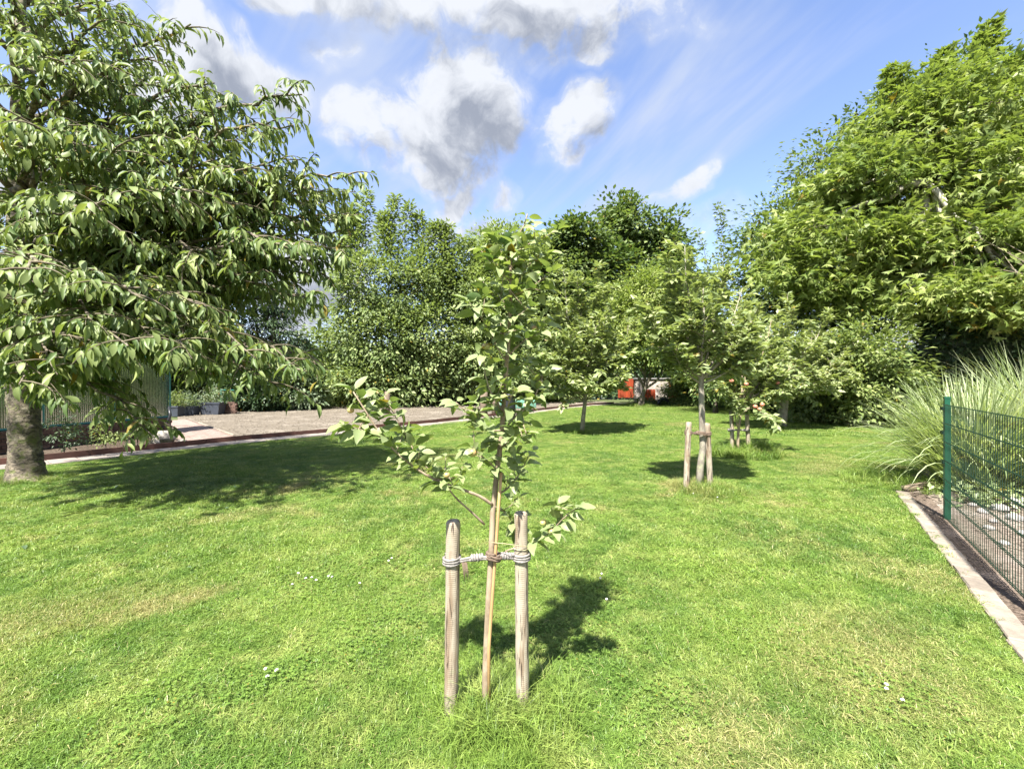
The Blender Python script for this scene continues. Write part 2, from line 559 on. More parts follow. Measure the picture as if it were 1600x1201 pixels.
M = {}
M['grass'] = grass_mat()
M['lawn'] = lawn_mat()
M['stake'] = stake_mat()
M['bark_cherry'] = bark_mat('bark_cherry', (0.22, 0.18, 0.13), (0.045, 0.036, 0.028), 15, (1, 1, 1.5), 0.04, moss=(0.13, 0.14, 0.05), c3=(0.30, 0.26, 0.19))
M['bark'] = bark_mat('bark_grey', (0.17, 0.14, 0.11), (0.07, 0.055, 0.04), 10, (1, 1, 0.3), 0.015, moss=(0.11, 0.12, 0.05))
M['bark_young'] = bark_mat('bark_young', (0.33, 0.26, 0.18), (0.20, 0.15, 0.10), 30, (1, 1, 0.4), 0.002, c3=(0.30, 0.26, 0.18))
M['bark_pale'] = bark_mat('bark_pale', (0.30, 0.27, 0.22), (0.15, 0.13, 0.10), 12, (1, 1, 0.5), 0.006, moss=(0.25, 0.26, 0.16))
M['bark_maple'] = bark_mat('bark_maple', (0.46, 0.43, 0.37), (0.28, 0.26, 0.21), 9, (1, 1, 1.8), 0.006)
M['twig'] = bark_mat('twig_bark', (0.15, 0.13, 0.08), (0.09, 0.07, 0.045), 20, (1, 1, 1), 0.002)
M['twig_pale'] = bark_mat('twig_pale', (0.30, 0.27, 0.19), (0.18, 0.16, 0.10), 20, (1, 1, 1), 0.002)
M['cane'] = bark_mat('bamboo_cane', (0.50, 0.33, 0.16), (0.36, 0.22, 0.10), 25, (1, 1, 0.1), 0.001, rough=0.5)
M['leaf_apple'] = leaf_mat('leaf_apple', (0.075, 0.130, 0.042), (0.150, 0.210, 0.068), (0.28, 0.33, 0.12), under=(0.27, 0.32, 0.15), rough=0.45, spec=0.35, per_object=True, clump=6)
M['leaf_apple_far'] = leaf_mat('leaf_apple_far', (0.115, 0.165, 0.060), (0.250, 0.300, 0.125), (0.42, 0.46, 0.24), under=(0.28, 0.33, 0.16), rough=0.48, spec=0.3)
M['leaf_cherry'] = leaf_mat('leaf_cherry', (0.060, 0.110, 0.032), (0.145, 0.200, 0.062), (0.320, 0.365, 0.140), under=(0.19, 0.24, 0.09), rough=0.48, spec=0.3, clump=1.1)
M['leaf_cherry_single'] = leaf_mat('leaf_cherry_single', (0.085, 0.135, 0.040), (0.180, 0.230, 0.072), (0.340, 0.380, 0.145), under=(0.20, 0.25, 0.09), rough=0.48, spec=0.3, clump=1.1, per_object=True)
M['leaf_pear'] = leaf_mat('leaf_pear', (0.080, 0.125, 0.042), (0.175, 0.230, 0.085), (0.340, 0.390, 0.170), under=(0.22, 0.28, 0.12), rough=0.48, spec=0.3, clump=0.35)
M['leaf_oak'] = leaf_mat('leaf_oak', (0.052, 0.092, 0.030), (0.105, 0.155, 0.050), (0.200, 0.250, 0.090), rough=0.48, spec=0.3, clump=0.25)
M['leaf_maple'] = leaf_mat('leaf_maple', (0.080, 0.130, 0.028), (0.180, 0.235, 0.055), (0.370, 0.410, 0.155), under=(0.2, 0.26, 0.08), rough=0.48, spec=0.3, clump=0.35, trans=0.38)
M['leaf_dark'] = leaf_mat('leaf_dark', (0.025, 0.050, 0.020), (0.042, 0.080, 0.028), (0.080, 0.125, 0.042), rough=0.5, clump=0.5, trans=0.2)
M['leaf_shrub'] = leaf_mat('leaf_shrub', (0.075, 0.120, 0.034), (0.165, 0.215, 0.068), (0.310, 0.350, 0.130), under=(0.2, 0.26, 0.1), rough=0.48, spec=0.3, clump=0.6)
M['leaf_grey'] = leaf_mat('leaf_grey', (0.09, 0.14, 0.07), (0.16, 0.21, 0.12), (0.28, 0.33, 0.21), rough=0.5, clump=1.5)
M['leaf_clover'] = leaf_mat('leaf_clover', (0.095, 0.18, 0.034), (0.15, 0.24, 0.045), (0.21, 0.29, 0.065), rough=0.55, clump=3, spec=0.2)
M['reed'] = leaf_mat('reed_blades', (0.16, 0.22, 0.085), (0.30, 0.36, 0.18), (0.48, 0.52, 0.32), rough=0.45, clump=1.2, trans=0.35)
M['soil_plot'] = soil_mat('plot_soil', (0.215, 0.185, 0.145), (0.14, 0.117, 0.09), (0.27, 0.235, 0.19), 16, 0.03)
M['soil'] = soil_mat('bed_soil', (0.10, 0.075, 0.055), (0.055, 0.04, 0.03), (0.14, 0.11, 0.08), 14, 0.03)
M['gravel_bed'] = soil_mat('gravel_bed', (0.28, 0.23, 0.185), (0.17, 0.135, 0.105), (0.33, 0.28, 0.24), 18, 0.02)
M['mulch'] = soil_mat('mulch_strip', (0.20, 0.155, 0.12), (0.09, 0.068, 0.05), (0.24, 0.19, 0.15), 26, 0.02)
M['ground'] = soil_mat('outer_ground', (0.10, 0.12, 0.05), (0.06, 0.08, 0.03), (0.13, 0.12, 0.07), 3, 0.05)
M['kerb'] = plain_mat('kerb_stone', (0.25, 0.21, 0.165), 0.85, var=0.14, scale=14, bump=0.006, per_object=0.25)
M['slab'] = plain_mat('path_slab', (0.25, 0.215, 0.185), 0.85, var=0.12, scale=5, bump=0.004, per_object=0.10)
M['paver'] = plain_mat('paver_brick', (0.25, 0.185, 0.155), 0.85, var=0.12, scale=9, bump=0.003, per_object=0.16)
M['edging'] = plain_mat('rust_edging', (0.115, 0.050, 0.036), 0.7, var=0.2, scale=4, per_object=0.15)
M['brick'] = plain_mat('red_brick', (0.145, 0.085, 0.062), 0.85, var=0.2, scale=9, bump=0.004, per_object=0.25)
M['white_brick'] = plain_mat('pale_brick', (0.55, 0.48, 0.42), 0.85, var=0.1, scale=4, bump=0.004, per_object=0.10)
M['mortar'] = plain_mat('mortar', (0.24, 0.22, 0.19), 0.95, var=0.1, scale=20)
M['orange_wood'] = plain_mat('orange_wood', (0.30, 0.045, 0.010), 0.6, var=0.12, scale=3, per_object=0.15)
M['green_metal'] = plain_mat('green_metal', (0.004, 0.070, 0.034), 0.35, var=0.05, scale=30)
M['green_wire'] = plain_mat('green_wire', (0.006, 0.030, 0.018), 0.4, var=0.05, scale=30)
M['teal_metal'] = plain_mat('teal_metal', (0.03, 0.18, 0.15), 0.4, var=0.05, scale=10)
M['planter'] = plain_mat('grey_planter', (0.050, 0.058, 0.075), 0.5, var=0.1, scale=8)
M['black'] = plain_mat('black_rubber', (0.02, 0.022, 0.026), 0.4, var=0.1, scale=8)
M['rock'] = plain_mat('garden_rock', (0.34, 0.31, 0.27), 0.9, var=0.22, scale=11, bump=0.02, per_object=0.15)
M['rock_white'] = plain_mat('pale_rock', (0.33, 0.31, 0.29), 0.9, var=0.12, scale=9, bump=0.01, per_object=0.1)
M['rope'] = plain_mat('grey_rope', (0.27, 0.25, 0.23), 0.9, var=0.18, scale=60, bump=0.002)
M['rope_brown'] = plain_mat('brown_rope', (0.17, 0.12, 0.085), 0.9, var=0.18, scale=60, bump=0.002)
M['twine'] = plain_mat('twine', (0.46, 0.40, 0.24), 0.9, var=0.1, scale=60)
M['white'] = plain_mat('white_petals', (0.75, 0.73, 0.68), 0.7, var=0.05, scale=60)
M['old_wood'] = plain_mat('old_wood', (0.20, 0.15, 0.105), 0.85, var=0.2, scale=18, bump=0.004)
M['teal_net'] = plain_mat('teal_net', (0.12, 0.28, 0.20), 0.7, var=0.15, scale=4)
M['roof_grey'] = plain_mat('roof_grey', (0.30, 0.29, 0.28), 0.7, var=0.1, scale=5)


def apple_mat(name, ca, cb):
    m, N, out = new_mat(name)
    g = N.n('ShaderNodeNewGeometry')
    nz = N.noise(g.outputs['Position'], 22, 3, 0.6)
    p = N.n('ShaderNodeBsdfPrincipled')
    N.put(p.inputs['Base Color'], N.mix(N.rng(nz, 0.42, 0.62), ca, cb))
    p.inputs['Roughness'].default_value = 0.35
    N.put(out.inputs[0], p.outputs[0])
    return m


M['apple'] = apple_mat('apple_skin', (0.30, 0.35, 0.11), (0.40, 0.27, 0.12))
M['apple_red'] = apple_mat('apple_red', (0.50, 0.16, 0.12), (0.42, 0.30, 0.12))
M['cherry_fruit'] = apple_mat('cherry_fruit', (0.45, 0.06, 0.03), (0.30, 0.03, 0.02))


def glass_mat():
    m, N, out = new_mat('ribbed_glazing')
    p = N.n('ShaderNodeBsdfPrincipled')
    pos = N.n('ShaderNodeNewGeometry').outputs['Position']
    sp = N.n('ShaderNodeSeparateXYZ'); N.put(sp.inputs[0], pos)
    w = N.math('SINE', N.math('MULTIPLY', N.math('ADD', sp.outputs[1], N.math('MULTIPLY', sp.outputs[0], 0.3)), 150.0))
    p.inputs['Base Color'].default_value = (0.20, 0.28, 0.19, 1)
    p.inputs['Roughness'].default_value = 0.16
    p.inputs['Transmission Weight'].default_value = 0.92
    p.inputs['IOR'].default_value = 1.3
    b = N.n('ShaderNodeBump'); b.inputs['Distance'].default_value = 0.003
    N.put(b.inputs['Height'], w); N.put(p.inputs['Normal'], b.outputs[0])
    N.put(out.inputs[0], p.outputs[0])
    return m


M['glass'] = glass_mat()


# ------------------------------------------------------------------ polygons of the ground
def poly_sheet(name, pts, z, mat, kind='structure', sub=0, thick=0.0):
    """flat sheet from a polygon, triangulated"""
    from mathutils.geometry import tessellate_polygon
    v = [Vector((p[0], p[1], 0)) for p in pts]
    tris = tessellate_polygon([v])
    me = bpy.data.meshes.new(name)
    fs = []
    for t in tris:
        a, b, c = (v[i] for i in t)
        t = tuple(t)
        if (b - a).cross(c - a).z < 0: t = t[::-1]
        fs.append(t)
    me.from_pydata([(p[0], p[1], z) for p in pts], [], fs)
    me.materials.append(mat)
    me.update()
    o = link(bpy.data.objects.new(name, me))
    if kind: o['kind'] = kind
    return o


def in_poly(x, y, poly):
    inside = np.zeros(x.shape, bool)
    n = len(poly)
    for i in range(n):
        x1, y1 = poly[i][:2]; x2, y2 = poly[(i + 1) % n][:2]
        if y1 == y2: continue
        c = ((y1 > y) != (y2 > y)) & (x < (x2 - x1) * (y - y1) / (y2 - y1) + x1)
        inside ^= c
    return inside


def offset_line(pts, d):
    out = []
    for i in range(len(pts)):
        a = np.array(pts[max(i - 1, 0)]); b = np.array(pts[min(i + 1, len(pts) - 1)])
        t = b - a; t = t / np.linalg.norm(t)
        out.append((pts[i][0] - t[1] * d, pts[i][1] + t[0] * d))
    return out


def resample(pts, step):
    pts = [np.array(p, float) for p in pts]
    out = [pts[0]]; acc = 0.0
    for a, b in zip(pts[:-1], pts[1:]):
        L = np.linalg.norm(b - a); t = step - acc
        while t <= L:
            out.append(a + (b - a) * t / L); t += step
        acc = (L - (t - step))
    return out


# the lawn's border against the slab strip on its far left side
LEFT_EDGE = [(-16.0, -2.0), (-11.2, 4.0), (-8.3, 7.6), (-6.25, 10.5), (-4.8, 12.1), (-2.2, 15.1), (0.4, 18.9), (2.9, 22.9), (5.4, 26.2), (7.8, 28.5)]
EDGE_OUT = offset_line(LEFT_EDGE, 0.62)
K0 = np.array((2.70, 2.26)); KD = np.array((2.55, 3.66)); KD = KD / np.linalg.norm(KD); KN = np.array((KD[1], -KD[0]))
KEND = K0 + KD * 4.46
LAWN = LEFT_EDGE + [(9.6, 26.5), (12.5, 22.0), (14.0, 18.0), (14.6, 14.0), (12.5, 11.5), (9.2, 8.8), (6.3, 6.9), tuple(KEND), tuple(K0 - KD * 5.0), (-3, -6), (-16, -6)]

g = poly_sheet('ground', [(-400, -60), (400, -60), (400, 900), (-400, 900)], -0.03, M['ground'])
lawn = poly_sheet('lawn', LAWN, 0.0, M['lawn'])
# bare soil plot beyond the strip
PLOT = [tuple(EDGE_OUT[i]) for i in range(4, 10)] + [(6.5, 31.5), (-4.7, 31.5), (-12.0, 25.5), (-16.0, 20.5), (-12.6, 16.2), (-7.9, 11.5)]
plot = poly_sheet('bare_soil_plot', PLOT, -0.008, M['soil_plot'])
BEDL = [tuple(EDGE_OUT[i]) for i in range(0, 4)] + [(-8.6, 10.4), (-9.0, 11.6), (-13.4, 16.0), (-20, 22), (-30, 22), (-30, -6)]
bed_l = poly_sheet('flower_bed_soil', BEDL, -0.012, M['soil'])
KE = tuple(KEND)
BEDR = [tuple(K0 - KD * 5.0 + KN * 0.14), tuple(KEND + KN * 0.14), (6.3, 6.9), (9.2, 8.8), (12.5, 11.5), (14.6, 14), (24, 14), (24, -6)]
bed_r = poly_sheet('gravel_bed_ground', BEDR, -0.006, M['gravel_bed'])
strip_r = poly_sheet('mulch_strip_ground', [tuple(K0 - KD * 5 + KN * 0.14), tuple(KEND + KN * 0.14), tuple(KEND + KN * 0.33), tuple(K0 - KD * 5 + KN * 0.33)], -0.002, M['mulch'])

# path strip of slabs along the lawn ---------------------------------------
rngp = np.random.default_rng(3)


def unit_block(name, size, mat, bevel=0.006, jit=0.0, rng=None):
    """a bevelled block standing on z = 0 (its middle at the origin in x and y)"""
    hx, hy, hz = size[0] / 2, size[1] / 2, size[2]
    b = bevel
    lo = [(-hx, -hy, 0), (hx, -hy, 0), (hx, hy, 0), (-hx, hy, 0)]
    md = [(x, y, hz - b) for x, y, _ in lo]
    tp = [(x - math.copysign(b, x), y - math.copysign(b, y), hz) for x, y, _ in lo]
    v = np.array(lo + md + tp, float)
    if rng is not None and jit: v[4:] += rng.uniform(-jit, jit, (8, 3))
    f = [(0, 1, 5, 4), (1, 2, 6, 5), (2, 3, 7, 6), (3, 0, 4, 7), (4, 5, 9, 8), (5, 6, 10, 9), (6, 7, 11, 10), (7, 4, 8, 11), (8, 9, 10, 11), (3, 2, 1, 0)]
    me = bpy.data.meshes.new(name); me.from_pydata(v.tolist(), [], f); me.materials.append(mat); me.update()
    return me


path = empty('path', (0, 0, 0), None, None)
path['kind'] = 'structure'
base_poly = LEFT_EDGE + EDGE_OUT[::-1]
pb = poly_sheet('path_bed', [(p[0], p[1]) for p in base_poly], -0.004, M['mortar'], kind=None)
pb.parent = path
slabs = [unit_block('slab', (0.58, 0.385, 0.035), M['slab'], 0.006, 0.003, rngp) for _ in range(4)]
mid = offset_line(LEFT_EDGE, 0.31)
cs = resample(mid, 0.40)
ns = 0
for i in range(len(cs) - 1):
    c = (cs[i] + cs[i + 1]) / 2; t = cs[i + 1] - cs[i]
    if c[1] < 4 : continue
    o = bpy.data.objects.new('slab', slabs[i % 4]); link(o, path)
    o.location = (c[0], c[1], -0.018 + rngp.uniform(-.003, .003)); o.rotation_euler = (0, 0, math.atan2(t[1], t[0]) + math.pi / 2 + rngp.uniform(-.01, .01))
    ns += 1

# rusty edging boards behind the strip
edg = empty('garden_edging', (0, 0, 0), 'low rust brown edging boards running between slab strip and soil plot', 'edging')
for i, (a, b) in enumerate(zip(*(lambda r: (r[:-1], r[1:]))(resample(offset_line(LEFT_EDGE, 0.66), 1.0)))):
    if a[1] < 2: continue
    mb = MB(); L = np.linalg.norm(b - a); c = (a + b) / 2; t = b - a
    o = bpy.data.objects.new('board', None) if False else None
    mb.box((0, 0, 0.05), (L - 0.006, 0.035, 0.14), 0)
    me = mb.mesh('board', M['edging'])
    o = bpy.data.objects.new('board', me); link(o, edg)
    o.location = (c[0], c[1], rngp.uniform(-.006, .006)); o.rotation_euler = (rngp.uniform(-.03, .03), 0, math.atan2(t[1], t[0]))

# brick paving that leads away beside the plot
pav = empty('brick_pavement', (0, 0, 0), None, None); pav['kind'] = 'structure'
a0 = np.array((-7.95, 11.15)); a1 = np.array((-12.9, 16.1)); dd = (a1 - a0) / np.linalg.norm(a1 - a0); nn = np.array((-dd[1], dd[0]))
pvp = [a0 + nn * -0.62 - dd * .35, a1 + nn * -0.62, a1 + nn * 0.62, a0 + nn * 0.62 - dd * .35]
pv = poly_sheet('pavement_bed', [tuple(p) for p in pvp], -0.0035, M['mortar'], kind=None); pv.parent = pav
pmesh = [unit_block('brick', (0.193, 0.093, 0.05), M['paver'], 0.004, 0.002, rngp) for _ in range(4)]
Lp = np.linalg.norm(a1 - a0); nb = 0
rows = int(Lp / 0.1)
bricks = []
for r in range(-3, rows):
    for k in range(-3, 3):
        c = a0 + dd * (r * 0.1 + 0.05) + nn * (k * 0.2 + (0.1 if r % 2 else 0.0) + 0.05)
        if abs(np.dot(c - a0, nn)) > 0.56: continue
        bricks.append(c)
for i, c in enumerate(bricks[:290]):
    o = bpy.data.objects.new('brick', pmesh[i % 4]); link(o, pav)
    o.location = (c[0], c[1], -0.03 + rngp.uniform(-.002, .002)); o.rotation_euler = (0, 0, math.atan2(nn[1], nn[0]))
if len(bricks) > 290:
    mb = MB()
    for c in bricks[290:]:
        mb.box((c[0], c[1], -0.005), (0.193, 0.093, 0.05), math.atan2(nn[1], nn[0]))
    o = mb.build('bricks', M['paver'], pav); o['kind'] = 'stuff'
for sgn in (-1, 1):
    for k in range(int(Lp)):
        c = a0 + dd * (k + 0.5) + nn * 0.63 * sgn
        mb = MB(); mb.box((0, 0, 0.0), (0.99, 0.05, 0.12), 0)
        o = bpy.data.objects.new('kerb_stone', mb.mesh('kerb_stone', M['kerb'])); link(o, pav)
        o.location = (c[0], c[1], -0.01); o.rotation_euler = (0, 0, math.atan2(dd[1], dd[0]))

# kerb of pale stones on the right side of the lawn
kerb = empty('lawn_kerb', (0, 0, 0), 'row of flat pale kerb stones between the lawn and the mulch strip', 'kerb')
for k in range(-2, 19):
    L = 0.224
    c = K0 + KD * (k * 0.24 + 0.14) + KN * (0.07 + rngp.uniform(-.005, .005))
    if k * 0.24 + 0.26 > 4.46: break
    me = unit_block('stone', (L, 0.135 + rngp.uniform(-.006, .004), 0.07), M['kerb'], 0.008, 0.0035, rngp)
    o = bpy.data.objects.new('stone', me); link(o, kerb)
    o.location = (c[0], c[1], -0.045 + rngp.uniform(-.004, .003)); o.rotation_euler = (rngp.uniform(-.02, .02), rngp.uniform(-.01, .01), math.atan2(KD[1], KD[0]) + rngp.uniform(-.02, .02))
poly_sheet('kerb_bed', [tuple(K0 - KD * 5 - KN * 0.0), tuple(KEND - KN * 0.0), tuple(KEND + KN * 0.14), tuple(K0 - KD * 5 + KN * 0.14)], 0.004, M['soil'])
# weathered timber lying from the kerb's far end
mb = MB()
q0 = KEND + KN * 0.12; q1 = KEND + np.array((1.0, .25))
mb.tube([(q0[0], q0[1], 0.03), ((q0[0] + q1[0]) / 2, (q0[1] + q1[1]) / 2, 0.045), (q1[0], q1[1], 0.03)], [0.045, 0.055, 0.04], 8, wob=0.1, rng=rngp)
o = mb.build('edging_log', M['old_wood'], None, True, origin=(q0[0], q0[1], 0))
tag(o, 'weathered log lying at the far end of the pale kerb under the reed grass', 'log')


# ------------------------------------------------------------------ grass (geometry nodes on scattered points)
def tuft_mesh(name, n, rad, h0, h1, w, seed, lean=0.5):
    rng = np.random.default_rng(seed)
    a = rng.random(n) * 2 * math.pi; r = rad * np.sqrt(rng.random(n))
    base = np.stack([np.cos(a) * r, np.sin(a) * r, np.zeros(n)], 1)
    h = rng.uniform(h0, h1, n)
    b = rng.random(n) * 2 * math.pi
    dirh = np.stack([np.cos(b), np.sin(b), np.zeros(n)], 1)
    ln = lean * rng.uniform(0.2, 1.3, n)
    side = np.stack([-np.sin(b), np.cos(b), np.zeros(n)], 1)
    tw = rng.uniform(-0.9, 0.9, n)[:, None]
    side = norm(side * np.cos(tw) + dirh * np.sin(tw))
    ww = (w * rng.uniform(0.7, 1.3, n))[:, None]
    mid = base + dirh * (ln * h * 0.35)[:, None] + np.array((0, 0, 1)) * (h * 0.6)[:, None]
    tip = base + dirh * (ln * h * 1.05)[:, None] + np.array((0, 0, 1)) * (h * np.clip(1.0 - ln * 0.30, 0.42, 1))[:, None]
    V = np.stack([base - side * ww * .5, base + side * ww * .5, mid - side * ww * .42, mid + side * ww * .42, tip], 1).reshape(-1, 3)
    tf = np.array([(0, 1, 3), (0, 3, 2), (2, 3, 4)])
    Fc = (tf[None] + (np.arange(n) * 5)[:, None, None]).reshape(-1, 3)
    me = bpy.data.meshes.new(name)
    me.from_pydata(V.tolist(), [], Fc.tolist())
    at = me.attributes.new('rnd', 'FLOAT', 'POINT')
    at.data.foreach_set('value', np.repeat(rng.random(n), 5).astype(np.float32))
    me.materials.append(M['grass'])
    me.update()
    return me


def scatter_gn(host, sources):
    """instances the source meshes (as geometry) on the host's vertices; attributes ridx, rot, scl"""
    ng = bpy.data.node_groups.new('scatter_' + host.name, 'GeometryNodeTree')
    ng.interface.new_socket('Geometry', in_out='INPUT', socket_type='NodeSocketGeometry')
    ng.interface.new_socket('Geometry', in_out='OUTPUT', socket_type='NodeSocketGeometry')
    N = ng.nodes; L = ng.links
    gi = N.new('NodeGroupInput'); go = N.new('NodeGroupOutput')

    def attr(nm, t):
        a = N.new('GeometryNodeInputNamedAttribute'); a.data_type = t; a.inputs[0].default_value = nm
        return a.outputs[0]
    join = N.new('GeometryNodeJoinGeometry')
    for i, s in enumerate(sources):
        oi = N.new('GeometryNodeObjectInfo'); oi.inputs[0].default_value = s
        inst = N.new('GeometryNodeInstanceOnPoints')
        cmp_ = N.new('FunctionNodeCompare'); cmp_.data_type = 'INT'; cmp_.operation = 'EQUAL'
        L.new(attr('ridx', 'INT'), cmp_.inputs[2]); cmp_.inputs[3].default_value = i
        L.new(gi.outputs[0], inst.inputs['Points']); L.new(oi.outputs['Geometry'], inst.inputs['Instance'])
        L.new(cmp_.outputs[0], inst.inputs['Selection'])
        L.new(attr('rot', 'FLOAT_VECTOR'), inst.inputs['Rotation'])
        L.new(attr('scl', 'FLOAT_VECTOR'), inst.inputs['Scale'])
        L.new(inst.outputs[0], join.inputs[0])
    L.new(join.outputs[0], go.inputs[0])
    md = host.modifiers.new('scatter', 'NODES'); md.node_group = ng


def scatter_object(name, pts, rot, scl, idx, sources):
    me = bpy.data.meshes.new(name)
    me.vertices.add(len(pts))
    me.vertices.foreach_set('co', pts.astype(np.float32).reshape(-1))
    a = me.attributes.new('rot', 'FLOAT_VECTOR', 'POINT'); a.data.foreach_set('vector', rot.astype(np.float32).reshape(-1))
    a = me.attributes.new('scl', 'FLOAT_VECTOR', 'POINT'); a.data.foreach_set('vector', scl.astype(np.float32).reshape(-1))
    a = me.attributes.new('ridx', 'INT', 'POINT'); a.data.foreach_set('value', idx.astype(np.int32))
    me.update()
    o = link(bpy.data.objects.new(name, me))
    scatter_gn(o, sources)
    return o


def src(me):
    return bpy.data.objects.new(me.name, me)      # never linked to the scene


rg = np.random.default_rng(11)
wide_src = [src(tuft_mesh('wide_tuft', 620, 0.20, 0.015, 0.038, 0.0045, 200 + i, 1.5)) for i in range(5)] + [src(tuft_mesh('far_tuft', 900, 0.36, 0.025, 0.06, 0.008, 220 + i, 1.0)) for i in range(4)]
near_src = [src(tuft_mesh('tuft', 125, 0.075, 0.012, 0.034, 0.0029, 100 + i, 1.6)) for i in range(7)]
P_, R_, S_, I_ = [], [], [], []


def zone(y0, y1, step, sc, hs, xmul=1.45, xadd=0.8, lo=0, hi=7):
    xs = np.arange(-y1 * xmul - xadd, y1 * xmul + xadd, step); ys = np.arange(y0, y1, step)
    X, Y = np.meshgrid(xs, ys); X = X.ravel(); Y = Y.ravel()
    X = X + rg.uniform(-.5, .5, X.shape) * step; Y = Y + rg.uniform(-.5, .5, Y.shape) * step
    k = in_poly(X, Y, LAWN) & (np.abs(X) < Y * xmul + xadd)
    X, Y = X[k], Y[k]
    n = len(X)
    P_.append(np.stack([X, Y, np.zeros(n)], 1))
    tilt = rg.uniform(-0.22, 0.22, (n, 2)) * (1.0 if lo == 0 else 0.12)
    R_.append(np.stack([tilt[:, 0], tilt[:, 1], rg.uniform(0, 6.28, n)], 1))
    s = sc * rg.uniform(0.8, 1.2, n)
    h = hs * rg.uniform(0.7, 1.25, n) * (0.8 + 0.4 * np.sin(X * 2.1 + np.sin(Y * 1.7) * 2) * np.sin(Y * 2.6 + X))
    S_.append(np.stack([s, s, h], 1))
    I_.append(rg.integers(lo, hi, n))


zone(0.4, 3.2, 0.052, 1.0, 1.0, 1.35, 1.0)
zone(3.2, 6.5, 0.078, 1.4, 1.1)
zone(6.5, 12.0, 0.17, 1.0, 1.0, lo=7, hi=12)
zone(12.0, 30.0, 0.32, 1.0, 1.0, 1.3, 0, lo=12, hi=16)
Pn, Rn, Sn, In = map(np.concatenate, (P_, R_, S_, I_))
turf = scatter_object('lawn_grass', Pn, Rn, Sn, In, near_src + wide_src)
tag(turf, 'short mown grass covering the whole lawn', 'grass', kind='stuff')
print('grass tufts', len(Pn))

# long grass at the feet of the staked trees, the cherry and elsewhere
long_src = [src(tuft_mesh('long_tuft', 42, 0.07, 0.08, 0.26, 0.0042, 300 + i, 0.9)) for i in range(5)]
P_, R_, S_, I_ = [], [], [], []
for (x, y, rad, n, s) in [(-0.06, 1.93, 0.34, 95, 0.62), (-0.10, 1.90, 0.15, 40, .9), (0.1, 1.95, .22, 30, .8), (2.65, 5.85, 0.45, 120, 0.95), (4.7, 8.8, 0.75, 170, 1.35), (5.1, 8.9, .3, 30, 1.9),
                          (-7.3, 6.45, 0.5, 130, 0.7), (2.0, 12.3, 0.4, 50, 0.9), (7.6, 25.0, 0.8, 60, 1.3), (8.7, 13.8, .5, 50, .8), (5.6, 6.3, 0.7, 80, 1.0)]:
    a = rg.random(n) * 6.283; r = rad * np.sqrt(rg.random(n))
    P_.append(np.stack([x + np.cos(a) * r, y + np.sin(a) * r, np.zeros(n)], 1))
    R_.append(np.stack([rg.uniform(-.2, .2, n), rg.uniform(-.2, .2, n), rg.uniform(0, 6.28, n)], 1))
    f = 1 - 0.45 * (r / rad)
    k = s * rg.uniform(0.7, 1.2, n)
    S_.append(np.stack([k, k, k * f], 1)); I_.append(rg.integers(0, 5, n))
tall = scatter_object('long_grass', *map(np.concatenate, (P_, R_, S_, I_)), long_src)
tag(tall, 'unmown longer grass growing round the feet of the trees and stakes', 'grass', kind='stuff')


# ------------------------------------------------------------------ trees
def bez(a, b, c, n):
    t = np.linspace(0, 1, n)[:, None]
    a, b, c = map(np.array, (a, b, c))
    return (1 - t) ** 2 * a + 2 * t * (1 - t) * b + t * t * c


def rvec(rng, n):
    return norm(rng.normal(size=(n, 3)))


